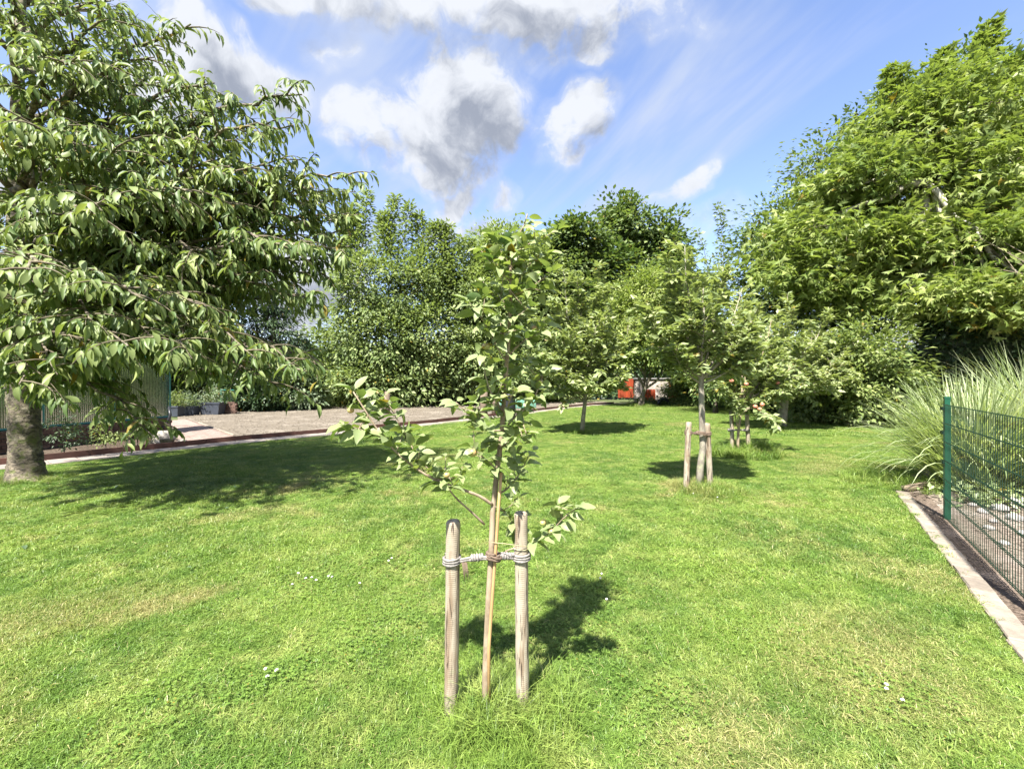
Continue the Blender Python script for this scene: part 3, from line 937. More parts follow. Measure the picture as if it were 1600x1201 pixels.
def cloud_tree(name, label, cat, base, trunk_h, trunk_r, lobes, n_clusters, per, leaf, kind, mat, bark, seed,
               csize=0.5, flat=0.55, droop=0.25, twigs=True, group=None, wleaf=0.55, lean=(0, 0), shell=0.55, low=-1e9, spikes=(), limb_show=1.0, jit=0.45):
    """lobes: (centre, radii) in world metres; leaves grow in clusters spread through the lobes"""
    rng = np.random.default_rng(seed)
    base = Vector(base)
    root = empty(name, base, label, cat, group)
    b = np.array(base)
    top = b + np.array((lean[0], lean[1], trunk_h))
    mb = MB()
    tp = bez(b + (0, 0, -0.05), b + np.array((lean[0] * .2, lean[1] * .2, trunk_h * .5)), top, 8)
    tp[1:-1] += rng.normal(size=(6, 3)) * trunk_r * 0.18
    tr = np.linspace(1, 0.5, 8) * trunk_r; tr[0] *= 1.35; tr[1] *= 1.1
    mb.tube(tp, tr, 10, wob=0.06, rng=rng)
    mb.build('trunk', M[bark], root, True)
    vols = np.array([r[0] * r[1] * r[2] for _, r in lobes]) ** (2 / 3.)
    vols /= vols.sum()
    tw = MB()
    allp, alld, allu = [], [], []
    for li, (c, r) in enumerate(lobes):
        c = np.array(c, float); r = np.array(r, float)
        k0 = tp[rng.integers(4, 8)]
        mid = (k0 + c) / 2 + np.array((0, 0, 0.15)) * np.linalg.norm(c - k0)
        lp = bez(k0, mid, c, 7)
        lp[1:-1] += rng.normal(size=(5, 3)) * 0.03 * np.linalg.norm(c - k0)
        lb = MB(); lb.tube(lp, np.linspace(0.5, 0.16, 7) * trunk_r * limb_show, 6)
        lb.build('limb', M[bark], root, True)
        n = max(3, int(n_clusters * vols[li]))
        d = rvec(rng, n)
        rad = shell + (1.0 - shell) * rng.random(n) ** 0.5
        rad[rng.random(n) < 0.22] *= 0.6
        cc = c + d * r * rad[:, None] * (1 + 0.12 * rng.normal(size=n))[:, None]
        cc = cc[cc[:, 2] > low]
        for j, q in enumerate(cc):
            if twigs and j % 2 == 0:
                s = lp[rng.integers(3, 7)]
                m_ = (s + q) / 2 + rng.normal(size=3) * 0.08 * np.linalg.norm(q - s)
                tw.tube(bez(s, m_, q, 4), np.array((0.13, 0.10, 0.07, 0.03)) * trunk_r * 0.8, 4, cap=False)
        m = len(cc)
        out = norm((cc - c) / r)
        cs_ = csize * rng.uniform(0.6, 1.35, m)
        off_ = rng.normal(size=(m, per, 3)) * cs_[:, None, None] * np.array((1, 1, flat)) * 0.55
        pos = cc[:, None, :] + off_
        dr = norm(out[:, None, :] * 0.7 + norm(off_) * 0.8 + rng.normal(size=off_.shape) * 0.35 + np.array((0, 0, -droop)))
        up = norm(np.array((0, 0, 1.0)) + out[:, None, :] * 0.5 + rng.normal(size=off_.shape) * jit)
        allp.append(pos.reshape(-1, 3)); alld.append(dr.reshape(-1, 3)); allu.append(up.reshape(-1, 3))
    for (s, e, wr, n) in spikes:          # upright leafy shoots: start, end, radius, leaves
        s = np.array(s, float); e = np.array(e, float)
        ctl = (s + e) / 2 + rng.normal(size=3) * 0.08 * np.linalg.norm(e - s)
        pth = bez(s, ctl, e, 12)
        tw.tube(pth, np.linspace(0.03, 0.008, 12) * (trunk_r / .15), 4, cap=False)
        t = rng.random(n) ** 0.85
        p = pth[np.minimum((t * 11).astype(int), 10)] + (pth[1:] - pth[:-1])[np.minimum((t * 11).astype(int), 10)] * rng.random(n)[:, None]
        a = rng.random(n) * 6.283
        d = np.stack([np.cos(a), np.sin(a), rng.uniform(-0.3, 0.9, n)], 1)
        allp.append(p + norm(d) * (wr * rng.random(n) * (1.0 - t * 0.7))[:, None]); alld.append(d); allu.append(norm(rng.normal(size=(n, 3)) * .5 + (0, 0, 1.)))
    pos = np.concatenate(allp); dr = np.concatenate(alld); up = np.concatenate(allu)
    kk = pos[:, 2] > max(low, 0.05)
    pos, dr, up = pos[kk], dr[kk], up[kk]
    L = leaf * rng.uniform(0.65, 1.25, len(pos))
    me = leaves_mesh('crown', pos, dr, up, L, L * wleaf, kind, M[mat], rng, origin=base)
    link(bpy.data.objects.new('crown', me), root)
    if tw.n: tw.build('twig_growth', M['twig'], root, False)
    return root


def lob(px, py, d, rx, ry, rd=None):
    """lobe from photo pixels at a distance: centre pixel, half width and half height in pixels"""
    c = P(px, py, d)
    return ((c.x, c.y, c.z), (rx / F * d, (rd if rd else rx / F * d), ry / F * d))


def gpos(px, d):
    return ((px - HX) / F * d, d, 0.0)


# --- background woods, far to near
cloud_tree('oak_tree', 'tall dark oak with open top standing highest in the middle behind the orchard', 'tree', gpos(1010, 41), 9, 0.42,
           [lob(990, 355, 41, 45, 38), lob(1035, 385, 41, 40, 40), lob(965, 330, 41, 22, 18), lob(1000, 440, 41, 75, 50), lob(1050, 450, 41, 45, 40), lob(1005, 520, 41, 80, 60)],
           420, 80, 0.42, 'quad', 'leaf_oak', 'bark', 21, csize=1.15, wleaf=0.8, group='trees behind the orchard')
cloud_tree('oak_tree', 'broad dark oak with rounded top beside the taller oak', 'tree', gpos(895, 38), 8, 0.4,
           [lob(905, 385, 38, 48, 38), lob(865, 420, 38, 40, 40), lob(925, 440, 38, 55, 50), lob(880, 500, 38, 70, 60)],
           380, 80, 0.42, 'quad', 'leaf_oak', 'bark', 22, csize=1.1, wleaf=0.8, group='trees behind the orchard')
cloud_tree('ash_tree', 'tall narrow pale green tree rising behind the nearest sapling top', 'tree', gpos(805, 36), 7, 0.3,
           [lob(790, 400, 36, 55, 42), lob(835, 430, 36, 50, 50), lob(770, 470, 36, 65, 60), lob(800, 560, 36, 80, 55)],
           420, 80, 0.34, 'simple', 'leaf_pear', 'bark', 23, csize=1.0, wleaf=0.6, group='trees behind the orchard')
cloud_tree('lime_tree', 'small far round tree seen in the gap beside the dark conifer', 'tree', gpos(512, 44), 3, 0.25,
           [lob(515, 555, 44, 40, 40), lob(480, 575, 44, 40, 30), lob(545, 580, 44, 40, 30)],
           160, 60, 0.34, 'quad', 'leaf_shrub', 'bark', 24, csize=1.2, wleaf=0.8, group='trees behind the orchard')
# pear-like tree with upright shoots
sp = []
for (x0, y0, x1, y1) in [(560, 440, 574, 298), (590, 440, 617, 308), (600, 470, 640, 320), (545, 480, 556, 318), (680, 480, 690, 350), (640, 430, 655, 335), (670, 450, 700, 352), (530, 450, 535, 345), (690, 470, 720, 372), (610, 400, 600, 335), (555, 400, 548, 330), (650, 440, 680, 348)]:
    sp.append((P(x0, y0, 26), P(x1, y1, 26), 1.05, 900))
cloud_tree('pear_tree', 'multi stemmed fruit tree with tall upright shoots behind the soil plot', 'tree', gpos(600, 27), 3.0, 0.2,
           [lob(580, 460, 26, 62, 60), lob(645, 455, 26, 50, 60), lob(550, 530, 26, 52, 50), lob(610, 540, 26, 62, 60), lob(670, 530, 26, 50, 62), lob(600, 600, 26, 90, 35), lob(690, 440, 26.5, 26, 50)],
           520, 66, 0.27, 'simple', 'leaf_pear', 'bark', 25, csize=0.85, spikes=sp, group='trees behind the orchard')
sp = []
for (x0, y0, x1, y1) in [(730, 450, 735, 375), (760, 440, 765, 360), (705, 480, 700, 400), (790, 440, 800, 372), (745, 460, 750, 385)]:
    sp.append((P(x0, y0, 27), P(x1, y1, 27), 0.95, 760))
cloud_tree('plum_tree', 'bushy pale green fruit tree next to the one with tall upright shoots', 'tree', gpos(745, 28), 3.0, 0.2,
           [lob(740, 470, 27, 50, 60), lob(780, 500, 27, 45, 60), lob(720, 560, 27, 50, 50), lob(770, 575, 27, 55, 45)],
           430, 66, 0.26, 'simple', 'leaf_pear', 'bark', 26, csize=0.7, spikes=sp, group='trees behind the orchard')
cloud_tree('apple_tree', 'old apple tree with dark leaning trunk in front of the pale brick wall', 'tree', gpos(1000, 25), 1.9, 0.17,
           [lob(1015, 465, 25, 50, 45), lob(975, 510, 25, 45, 45), lob(1060, 500, 25, 50, 50), lob(1030, 545, 25, 55, 32), lob(965, 550, 25, 32, 28), lob(1090, 560, 25, 40, 30)],
           460, 60, 0.22, 'simple', 'leaf_maple', 'bark', 27, csize=0.6, lean=(0.75, 0), group='apple trees on the lawn')
sp = [(P(1120, 470, 20), P(1122, 322, 20), 0.55, 520), (P(1105, 450, 20), P(1088, 360, 20), 0.35, 130), (P(1130, 470, 20), P(1140, 390, 20), .4, 160)]
cloud_tree('cherry_sapling', 'slim upright tree whose pointed top stands alone against the sky', 'tree', gpos(1118, 20), 3.5, 0.10,
           [lob(1118, 440, 20, 22, 40), lob(1120, 520, 20, 40, 50), lob(1125, 590, 20, 55, 32)],
           120, 50, 0.17, 'simple', 'leaf_cherry', 'bark', 28, csize=0.5, spikes=sp, wleaf=.6)
# conifer and trees on the left
cloud_tree('spruce_tree', 'dark conifer with drooping sprays beside the gap of sky', 'tree', gpos(430, 25), 6, 0.22,
           [lob(430, 470, 25, 32, 35), lob(425, 530, 25, 55, 45), lob(430, 590, 25, 65, 40), lob(380, 560, 25, 50, 60)],
           260, 70, 0.24, 'quad', 'leaf_dark', 'bark', 29, csize=0.8, wleaf=0.35, flat=0.25, droop=0.6)
cloud_tree('hazel_tree', 'dense tree filling the view behind the greenhouse and planters', 'tree', gpos(250, 24), 4, 0.25,
           [lob(330, 430, 24, 80, 70), lob(240, 480, 24, 80, 70), lob(140, 470, 24, 80, 80), lob(300, 560, 24, 90, 55), lob(180, 580, 24, 90, 50), lob(60, 520, 24, 90, 80)],
           520, 70, 0.30, 'simple', 'leaf_oak', 'bark', 30, csize=0.95, wleaf=.7)

# the two big trees on the right
cloud_tree('birch_tree', 'tall tree standing behind the pointed leaved maple at the edge of the lawn', 'tree', gpos(1330, 21), 9, 0.3,
           [lob(1228, 350, 21, 58, 45), lob(1305, 265, 21, 60, 50), lob(1200, 400, 21, 55, 45), lob(1260, 440, 21, 90, 70), lob(1350, 470, 21, 80, 60), lob(1190, 480, 21, 50, 50), lob(1390, 205, 21, 70, 60), lob(1340, 330, 21, 90, 80), lob(1420, 420, 20, 90, 60), lob(1560, 400, 20, 90, 80), lob(1570, 170, 21, 60, 60), lob(1480, 160, 21, 80, 60)],
           900, 66, 0.24, 'simple', 'leaf_oak', 'bark_pale', 31, csize=0.8, group='big trees at the edge of the lawn')
sp = [(P(1530, 150, 16), P(1553, 35, 16), 0.7, 420), (P(1480, 160, 16), P(1478, 80, 16), 0.7, 320), (P(1400, 170, 16), P(1395, 108, 16), .8, 240), (P(1570, 150, 16), P(1590, 90, 16), .5, 200)]
cloud_tree('maple_tree', 'largest tree with pale trunk and bright pointed leaves beside the reed grass', 'tree', gpos(1447, 15.2), 8.5, 0.19,
           [lob(1500, 170, 16, 80, 60), lob(1415, 215, 16, 70, 55), lob(1335, 290, 16, 62, 50), lob(1430, 300, 16, 90, 60), lob(1560, 280, 16, 90, 70), lob(1270, 370, 16, 65, 42),
            lob(1370, 390, 16, 80, 45), lob(1500, 390, 15, 90, 50), lob(1600, 400, 15, 80, 60), lob(1230, 430, 16, 60, 30), lob(1540, 460, 13.8, 110, 32), lob(1610, 480, 13, 90, 30), lob(1330, 455, 16, 70, 28), lob(1650, 200, 17, 90, 90), lob(1700, 350, 17, 90, 90)],
           800, 46, 0.29, 'maple', 'leaf_maple', 'bark_maple', 32, csize=0.72, flat=0.5, wleaf=0.85, spikes=sp, droop=0.3, shell=0.62, group='big trees at the edge of the lawn', limb_show=1.15, jit=0.85)

# shrubs round the garden's edge
SHR = [(400, 22, 600, 45, 45, 'leaf_dark', 'dark evergreen shrub right behind the planters', 0.16),
       (455, 23, 600, 40, 40, 'leaf_grey', 'grey green shrub with narrow leaves beyond the soil plot', 0.2),
       (515, 27, 590, 42, 42, 'leaf_shrub', 'yellow green shrub in the gap between conifer and fruit tree', 0.17),
       (575, 29.5, 600, 55, 35, 'leaf_shrub', 'low leafy shrub under the fruit tree with upright shoots', 0.17),
       (650, 30, 595, 60, 38, 'leaf_dark', 'dark shrub in the shade between the two fruit trees', 0.17),
       (730, 31, 595, 60, 38, 'leaf_dark', 'dark shrub at the back of the soil plot behind the sapling', 0.17),
       (850, 31, 590, 70, 42, 'leaf_shrub', 'leafy shrub beside the teal netting', 0.18),
       (1075, 29, 605, 34, 20, 'leaf_shrub', 'low bright shrub in front of the pale brick wall', 0.15),
       (1115, 27, 580, 60, 50, 'leaf_shrub', 'pale leafy shrub behind the trunk of the second staked tree', 0.16),
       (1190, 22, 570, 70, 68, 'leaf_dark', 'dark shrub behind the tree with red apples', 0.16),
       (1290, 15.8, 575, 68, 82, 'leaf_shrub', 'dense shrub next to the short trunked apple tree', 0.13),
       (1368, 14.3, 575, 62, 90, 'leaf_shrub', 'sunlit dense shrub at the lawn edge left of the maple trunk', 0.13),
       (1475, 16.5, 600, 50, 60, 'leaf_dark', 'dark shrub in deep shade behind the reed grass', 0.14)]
for i, (px, d, py, rx, ry, mt, lab, lf) in enumerate(SHR):
    c = P(px, py, d)
    rr = (rx / F * d, rx / F * d * 0.8, ry / F * d)
    zc = min(c.z, rr[2] * 0.92)
    lobs = [((c.x, c.y, c.z), rr), ((c.x - rr[0] * .4, c.y - .2, rr[2] * .5), (rr[0] * .7, rr[1] * .7, rr[2] * .65)), ((c.x + rr[0] * .45, c.y - .1, rr[2] * .5), (rr[0] * .7, rr[1] * .7, rr[2] * .65))]
    cloud_tree('shrub', lab, 'shrub', (c.x, c.y, 0), max(0.5, c.z * .6), 0.06, lobs, 160, 64, lf * 1.35, 'simple', mt, 'bark', 60 + i, csize=0.42, twigs=False, group='shrubs round the garden')

# a hedge in the far background closes the view
def hedge(name, label, x0, y0, x1, y1, h, th, n, leaf, mat, seed):
    rng = np.random.default_rng(seed)
    root = empty(name, (x0, y0, 0), label, 'hedge')
    a = np.array((x0, y0)); b = np.array((x1, y1)); L = np.linalg.norm(b - a); t = (b - a) / L; nn_ = np.array((-t[1], t[0]))
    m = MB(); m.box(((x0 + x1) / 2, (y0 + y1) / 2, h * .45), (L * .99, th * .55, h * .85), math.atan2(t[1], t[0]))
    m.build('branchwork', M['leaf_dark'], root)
    s = rng.random(n) * L; w = rng.normal(size=n) * th * 0.35; z = rng.random(n) ** 0.8
    hh = h * (0.9 + 0.14 * np.sin(s * 1.3) + 0.08 * np.sin(s * 3.1 + 1))
    face = rng.random(n) < 0.55
    w = np.where(face, np.sign(rng.normal(size=n)) * th * (0.42 + 0.1 * rng.normal(size=n)), w)
    z = np.where(face, z * hh, hh * (1 + 0.06 * rng.normal(size=n)))
    p = np.stack([a[0] + t[0] * s + nn_[0] * w, a[1] + t[1] * s + nn_[1] * w, z], 1)
    dr = norm(np.stack([nn_[0] * np.sign(w), nn_[1] * np.sign(w), -0.2 * np.ones(n)], 1) + rng.normal(size=(n, 3)) * .6)
    up = norm(np.stack([nn_[0] * np.sign(w), nn_[1] * np.sign(w), np.ones(n)], 1) + rng.normal(size=(n, 3)) * .4)
    k = p[:, 2] > 0.03
    p, dr, up = p[k], dr[k], up[k]
    Lf = leaf * rng.uniform(.7, 1.3, len(p))
    me = leaves_mesh('foliage', p, dr, up, Lf, Lf * .6, 'quad', M[mat], rng, origin=root.location)
    link(bpy.data.objects.new('foliage', me), root)
    return root


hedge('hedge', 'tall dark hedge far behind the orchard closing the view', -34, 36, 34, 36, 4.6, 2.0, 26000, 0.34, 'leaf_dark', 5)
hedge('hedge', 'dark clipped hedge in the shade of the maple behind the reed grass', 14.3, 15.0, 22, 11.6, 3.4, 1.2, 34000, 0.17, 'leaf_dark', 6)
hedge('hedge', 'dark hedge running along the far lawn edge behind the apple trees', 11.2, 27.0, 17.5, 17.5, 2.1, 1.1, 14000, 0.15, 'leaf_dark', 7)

# ground cover along the far edge of the lawn
rng = np.random.default_rng(8)
line = resample([(8.2, 28.0), (9.9, 26.6), (12.8, 22.1), (14.3, 18.0), (14.9, 14.1)], 0.05)
lp = np.array([line[i] for i in rng.integers(0, len(line), 14000)]) + rng.normal(size=(14000, 2)) * 0.35
pos = np.concatenate([lp, (np.abs(rng.normal(size=(14000, 1))) * 0.2 + 0.02)], 1)
lp2 = rng.uniform((-12, 23), (-5, 32), (9000, 2))
ln2 = np.array((7.0, 5.5)); s2_ = rng.random(9000)
lp2 = np.array((-15.5, 21.2)) + s2_[:, None] * np.array((11.2, 10.5)) + rng.normal(size=(9000, 2)) * 0.45
pos2 = np.concatenate([lp2, (np.abs(rng.normal(size=(9000, 1))) * 0.28 + 0.02)], 1)
pos = np.concatenate([pos, pos2])
me = leaves_mesh('ground_cover', pos, norm(rng.normal(size=pos.shape) + (0, -.4, .1)), norm(rng.normal(size=pos.shape) * .4 + (0, -.2, 1)), 0.11, 0.075, 'simple', M['leaf_oak'], rng)
tag(link(bpy.data.objects.new('ground_cover', me)), 'low dark green ground cover edging the lawn and the soil plot', 'ground cover', kind='stuff')


# ------------------------------------------------------------------ limb trees: cherry and staked apples
def limb_tree(name, label, cat, base, trunk, tr, limbs, leafP, mat, bark, seed, side_n, side_len, leaf_gap, droop, hang, single=0, single_mat=None, group=None, kind='long', twigmat='twig', spread=0.9, sub=True):
    """trunk: points, tr: radii, limbs: (start, control, tip, radius). leafP = (length, width/length)"""
    rng = np.random.default_rng(seed)
    root = empty(name, base, label, cat, group)
    if name == 'cherry_tree':      # a rough, unevenly swollen trunk: many rings
        q = np.array([np.array(p) for p in trunk]); seg = np.concatenate([[0], np.cumsum(np.linalg.norm(q[1:] - q[:-1], axis=1))])
        u = np.concatenate([np.linspace(0, 1.6, 40), np.linspace(1.65, seg[-1], 50)])
        trunk = np.stack([np.interp(u, seg, q[:, k]) for k in range(3)], 1); tr = np.interp(u, seg, tr) * (1 + 0.03 * np.sin(u * 9) + 0.02 * rng.normal(size=len(u)))
        tr[:3] *= (1.35, 1.2, 1.08)
    mb = MB(); mb.tube(trunk, tr, 22, wob=0.045, rng=rng); mb.build('trunk', M[bark], root, True)
    tw = MB()
    LP, LD, LU = [], [], []

    def leafy(path, t0, t1, gap, dens=1.0):
        seg = np.linalg.norm(path[1:] - path[:-1], axis=1); cum = np.concatenate([[0], np.cumsum(seg)]); tot = cum[-1]
        n = max(2, int(tot * (t1 - t0) / gap * dens))
        s = np.sort(rng.uniform(t0, t1, n)) * tot
        i = np.clip(np.searchsorted(cum, s) - 1, 0, len(seg) - 1)
        f = (s - cum[i]) / seg[i]
        p = path[i] + (path[i + 1] - path[i]) * f[:, None]
        T = norm(path[i + 1] - path[i])
        sd = norm(np.cross(T, (0, 0, 1.0)))
        sgn = np.where(np.arange(n) % 2 == 0, 1.0, -1.0)[:, None]
        d = norm(T * 0.55 + sd * sgn * spread * rng.uniform(0.3, 1.1, (n, 1)) + np.array((0, 0, -1.0)) * hang * rng.uniform(0.5, 1.4, (n, 1)) + rng.normal(size=(n, 3)) * 0.22)
        u = norm(np.array((0, 0, 0.8)) + T * 0.5 + sd * sgn * 0.5 + rng.normal(size=(n, 3)) * 0.3)
        LP.append(p + d * 0.012); LD.append(d); LU.append(u)

    for (S, C, E, r0) in limbs:
        S, C, E = map(lambda v: np.array(v, float), (S, C, E))
        L = np.linalg.norm(E - S)
        nseg = max(6, int(L / 0.25))
        path = bez(S, C, E, nseg)
        path[1:-1] += rng.normal(size=(nseg - 2, 3)) * 0.012 * L
        lb = MB(); lb.tube(path, np.linspace(r0, r0 * 0.12 + 0.002, nseg), 7)
        lb.build('limb', M[bark], root, True)
        leafy(path, 0.45, 1.0, leaf_gap)
        k = int(side_n * L)
        for j in range(k):
            t = 0.16 + 0.82 * (j + rng.random()) / k
            i = min(int(t * (nseg - 1)), nseg - 2)
            q = path[i] + (path[i + 1] - path[i]) * (t * (nseg - 1) - i)
            T = path[i + 1] - path[i]; T /= np.linalg.norm(T)
            sd = np.cross(T, (0, 0, 1.0)); sd /= np.linalg.norm(sd) + 1e-6
            sgn = 1 if j % 2 else -1
            D = T * rng.uniform(0.4, 1.1) + sd * sgn * rng.uniform(0.4, 1.1) + np.array((0, 0, rng.uniform(-0.25, 0.55)))
            D /= np.linalg.norm(D)
            l = side_len * (1.15 - 0.65 * t) * rng.uniform(0.6, 1.25)
            e = q + D * l + np.array((0, 0, -droop * l * 0.5))
            c = q + D * l * 0.55 + np.array((0, 0, droop * l * 0.25))
            sp_ = bez(q, c, e, 6)
            tw.tube(sp_, np.linspace(r0 * .22 + .002, 0.0018, 6), 4, cap=False)
            leafy(sp_, 0.12, 1.0, leaf_gap)
            if sub and l > side_len * 0.5:
                for _ in range(2):
                    ii = rng.integers(1, 4); q2 = sp_[ii]
                    D2 = D + rng.normal(size=3) * 0.5; D2[2] -= 0.1; D2 /= np.linalg.norm(D2)
                    l2 = l * rng.uniform(0.3, 0.55)
                    s2p = bez(q2, q2 + D2 * l2 * .5 + np.array((0, 0, 0.06 * l2)), q2 + D2 * l2 + np.array((0, 0, -droop * l2 * .5)), 4)
                    tw.tube(s2p, np.linspace(0.004, 0.0015, 4), 3, cap=False)
                    leafy(s2p, 0.1, 1.0, leaf_gap)
    tw.build('twig_growth', M[twigmat], root, False)
    pos = np.concatenate(LP); dr = np.concatenate(LD); up = np.concatenate(LU)
    k = pos[:, 2] > 0.25
    pos, dr, up = pos[k], dr[k], up[k]
    L = leafP[0] * rng.uniform(0.62, 1.18, len(pos))
    if single:
        dist = pos[:, 1].copy()
        vis = (pos[:, 1] > 0.5) & (np.abs(pos[:, 0] / pos[:, 1]) < 1.19) & ((pos[:, 2] - CH) / pos[:, 1] < 0.88)
        score = np.where(vis, L / dist, 0)
        order = np.argsort(-score)[:single]
        metas = single_leaf_meshes('leaf', leafP[1], M[single_mat])
        for n_, i in enumerate(order):
            x = dr[i] / np.linalg.norm(dr[i]); y = np.cross(up[i], x); y /= np.linalg.norm(y); z = np.cross(x, y)
            Mx = Matrix(((x[0], y[0], z[0], 0), (x[1], y[1], z[1], 0), (x[2], y[2], z[2], 0), (0, 0, 0, 1)))
            o = bpy.data.objects.new('leaf', metas[n_ % len(metas)])
            link(o, root)
            o.matrix_local = Matrix.Translation(Vector(pos[i]) - root.location) @ Mx @ Matrix.Scale(L[i], 4)
        keep = np.ones(len(pos), bool); keep[order] = False
        pos, dr, up, L = pos[keep], dr[keep], up[keep], L[keep]
    me = leaves_mesh('crown', pos, dr, up, L, L * leafP[1], kind, M[mat], rng, origin=base)
    o = link(bpy.data.objects.new('crown', me), root)
    if single: o['kind'] = 'stuff'
    print(name, 'leaves', len(pos))
    return root


def single_leaf_meshes(name, wr, mat, count=6, seed=4, b0=0.15, b1=0.6, f0=0.12, f1=0.4):
    """unit-length curved leaves with a folded midrib, pointed tip and a short stalk"""
    out = []
    rng = np.random.default_rng(seed)
    for _ in range(count):
        bend = rng.uniform(b0, b1); fold = rng.uniform(f0, f1); twist = rng.uniform(-0.5, 0.5); wav = rng.uniform(0, 0.03)
        prof = [(0.0, 0.008), (0.17, 0.014), (0.21, 0.17), (0.30, 0.36), (0.44, 0.49), (0.60, 0.49), (0.76, 0.37), (0.90, 0.17), (1.0, 0.0)]
        v = []; f = []
        for i, (x, w) in enumerate(prof):
            ang = bend * x * 1.6
            cx = math.sin(ang) / (bend * 1.6); cz = -(1 - math.cos(ang)) / (bend * 1.6)
            w2 = w * wr * 1.0
            th = twist * x
            zl = w2 * fold + wav * math.sin(i * 2.0); zr = w2 * fold + wav * math.sin(i * 2.3 + 1)
            for (yy, zz) in ((w2, zl), (0, 0), (-w2, zr)):
                y_ = yy * math.cos(th) - zz * math.sin(th); z_ = yy * math.sin(th) + zz * math.cos(th)
                v.append((cx, y_, cz + z_))
        for i in range(len(prof) - 1):
            a = i * 3
            f += [(a, a + 1, a + 4, a + 3), (a + 1, a + 2, a + 5, a + 4)]
        f = [q[::-1] for q in f]
        me = bpy.data.meshes.new(name)
        me.from_pydata(v, [], f)
        me.materials.append(mat)
        me.polygons.foreach_set('use_smooth', [True] * len(me.polygons))
        me.update()
        out.append(me)
    return out


# --- the big cherry at the left
rng = np.random.default_rng(77)
CB = np.array((-7.3, 6.45, 0.0))
trunk = [CB + (0, 0, -.05), CB + (0.0, 0, .25), CB + (-.02, 0, .8), CB + (-.05, 0, 1.3), CB + (-.10, 0, 1.9), CB + (-.2, 0.1, 2.8), CB + (-.25, 0.1, 3.8), CB + (-.2, .05, 5.0), CB + (-.1, 0, 6.4), CB + (0, 0, 8.2)]
trr = [0.24, 0.19, 0.172, 0.18, 0.165, 0.15, 0.12, 0.09, 0.06, 0.02]
limbs = []


def climb(zb, tip, r, lift=0.22):
    S = CB + (-.12, 0, zb); E = np.array(tip); L = np.linalg.norm(E - S)
    C = (S + E) / 2 + np.array((0, 0, lift * L))
    limbs.append((S, C, E, r))


for (px, py, d, zb, r) in [(298, 38, 5.9, 5.0, .06), (335, 130, 5.8, 4.4, .06), (472, 148, 6.2, 3.9, .07), (458, 196, 5.6, 3.6, .06), (548, 272, 6.0, 3.2, .07), (560, 335, 6.6, 2.9, .07),
                           (545, 385, 6.2, 2.6, .06), (500, 385, 5.0, 2.6, .06), (505, 570, 6.2, 2.0, .055), (440, 605, 5.6, 1.9, .05), (410, 590, 7.6, 2.0, .05), (330, 585, 5.2, 1.9, .05), (240, 682, 4.9, 1.5, .035),
                           (230, 470, 4.4, 2.4, .06), (330, 480, 4.9, 2.4, .06), (100, 520, 4.2, 2.3, .05), (60, 420, 3.9, 2.8, .05), (160, 330, 4.0, 3.3, .05), (60, 200, 4.2, 4.2, .05), (200, 220, 4.7, 4.1, .05),
                           (300, 300, 4.9, 3.3, .05), (420, 430, 5.6, 2.7, .05), (120, 90, 4.8, 5.2, .05), (240, 90, 5.6, 5.0, .05), (400, 260, 5.3, 3.4, .05), (30, 560, 4.6, 2.1, .04), (180, 30, 5.4, 5.6, .05),
                           (545, 405, 6.3, 2.7, .05), (555, 300, 6.9, 3.1, .05), (535, 360, 6.8, 2.9, .05), (500, 300, 6.2, 3.2, .05), (470, 250, 6.0, 3.4, .05), (510, 410, 7.0, 2.6, .05), (440, 380, 5.8, 2.9, .05), (420, 210, 6.4, 3.7, .05), (380, 320, 5.6, 3.2, .05), (520, 440, 6.4, 2.5, .05), (490, 465, 5.9, 2.4, .045), (530, 310, 6.5, 3.1, .05), (480, 345, 6.0, 3.1, .05), (90, 585, 4.5, 1.9, .035), (30, 600, 4.3, 1.9, .035), (480, 580, 5.2, 2.0, .045), (400, 560, 4.8, 2.1, .045), (300, 560, 4.4, 2.1, .04), (200, 540, 4.1, 2.1, .04),
                           (450, 320, 7.4, 3.1, .05), (470, 470, 7.6, 2.5, .05), (360, 170, 7.2, 4.0, .05), (250, 400, 8.2, 3.0, .05), (120, 560, 5.6, 1.9, .04), (270, 540, 5.8, 2.0, .04)]:
    climb(zb, P(px, py, d), r, 0.14 if zb > 2.2 else 0.2)
for i in range(26):
    a = i * 2.4 + rng.uniform(-.3, .3)
    z = 2.2 + 5.4 * (i / 26.) ; R = (4.6 - 0.42 * z) * rng.uniform(.75, 1.1)
    climb(z, CB + (math.cos(a) * R, math.sin(a) * R, z + R * rng.uniform(.1, .5)), .05, .16)
limb_tree('cherry_tree', 'large cherry tree with thick mossy trunk and drooping leafy branches beside the path', 'tree', Vector(CB), trunk, trr, limbs, (0.175, 0.33), 'leaf_cherry', 'bark_cherry', 40,
          side_n=5.2, side_len=0.95, leaf_gap=0.046, droop=0.45, hang=0.75, single=300, single_mat='leaf_cherry_single')


# --- wooden stakes and ropes
def stake(base, top, r, label, group, seed, sides=20):
    rng = np.random.default_rng(seed)
    base = Vector(base); top = Vector(top)
    m = MB()
    n = 22
    pts = []; rr = []
    for i in range(n):
        t = i / (n - 1)
        pts.append(np.array(base.lerp(top, t)) + rng.normal(size=3) * 0.0005)
        rr.append(r * (1 + 0.005 * rng.normal()))
    pts[0][2] -= 0.12
    d = np.array((top - base).normalized())
    pts.append(np.array(top) + d * 0.008); rr.append(r * 0.86)
    m.tube(pts, rr, sides, wob=0.006, rng=rng)
    o = m.build('wooden_stake', M['stake'], None, True, origin=base)
    for p in o.data.polygons:
        if len(p.vertices) > 4: p.use_smooth = False
    return tag(o, label, 'stake', group)


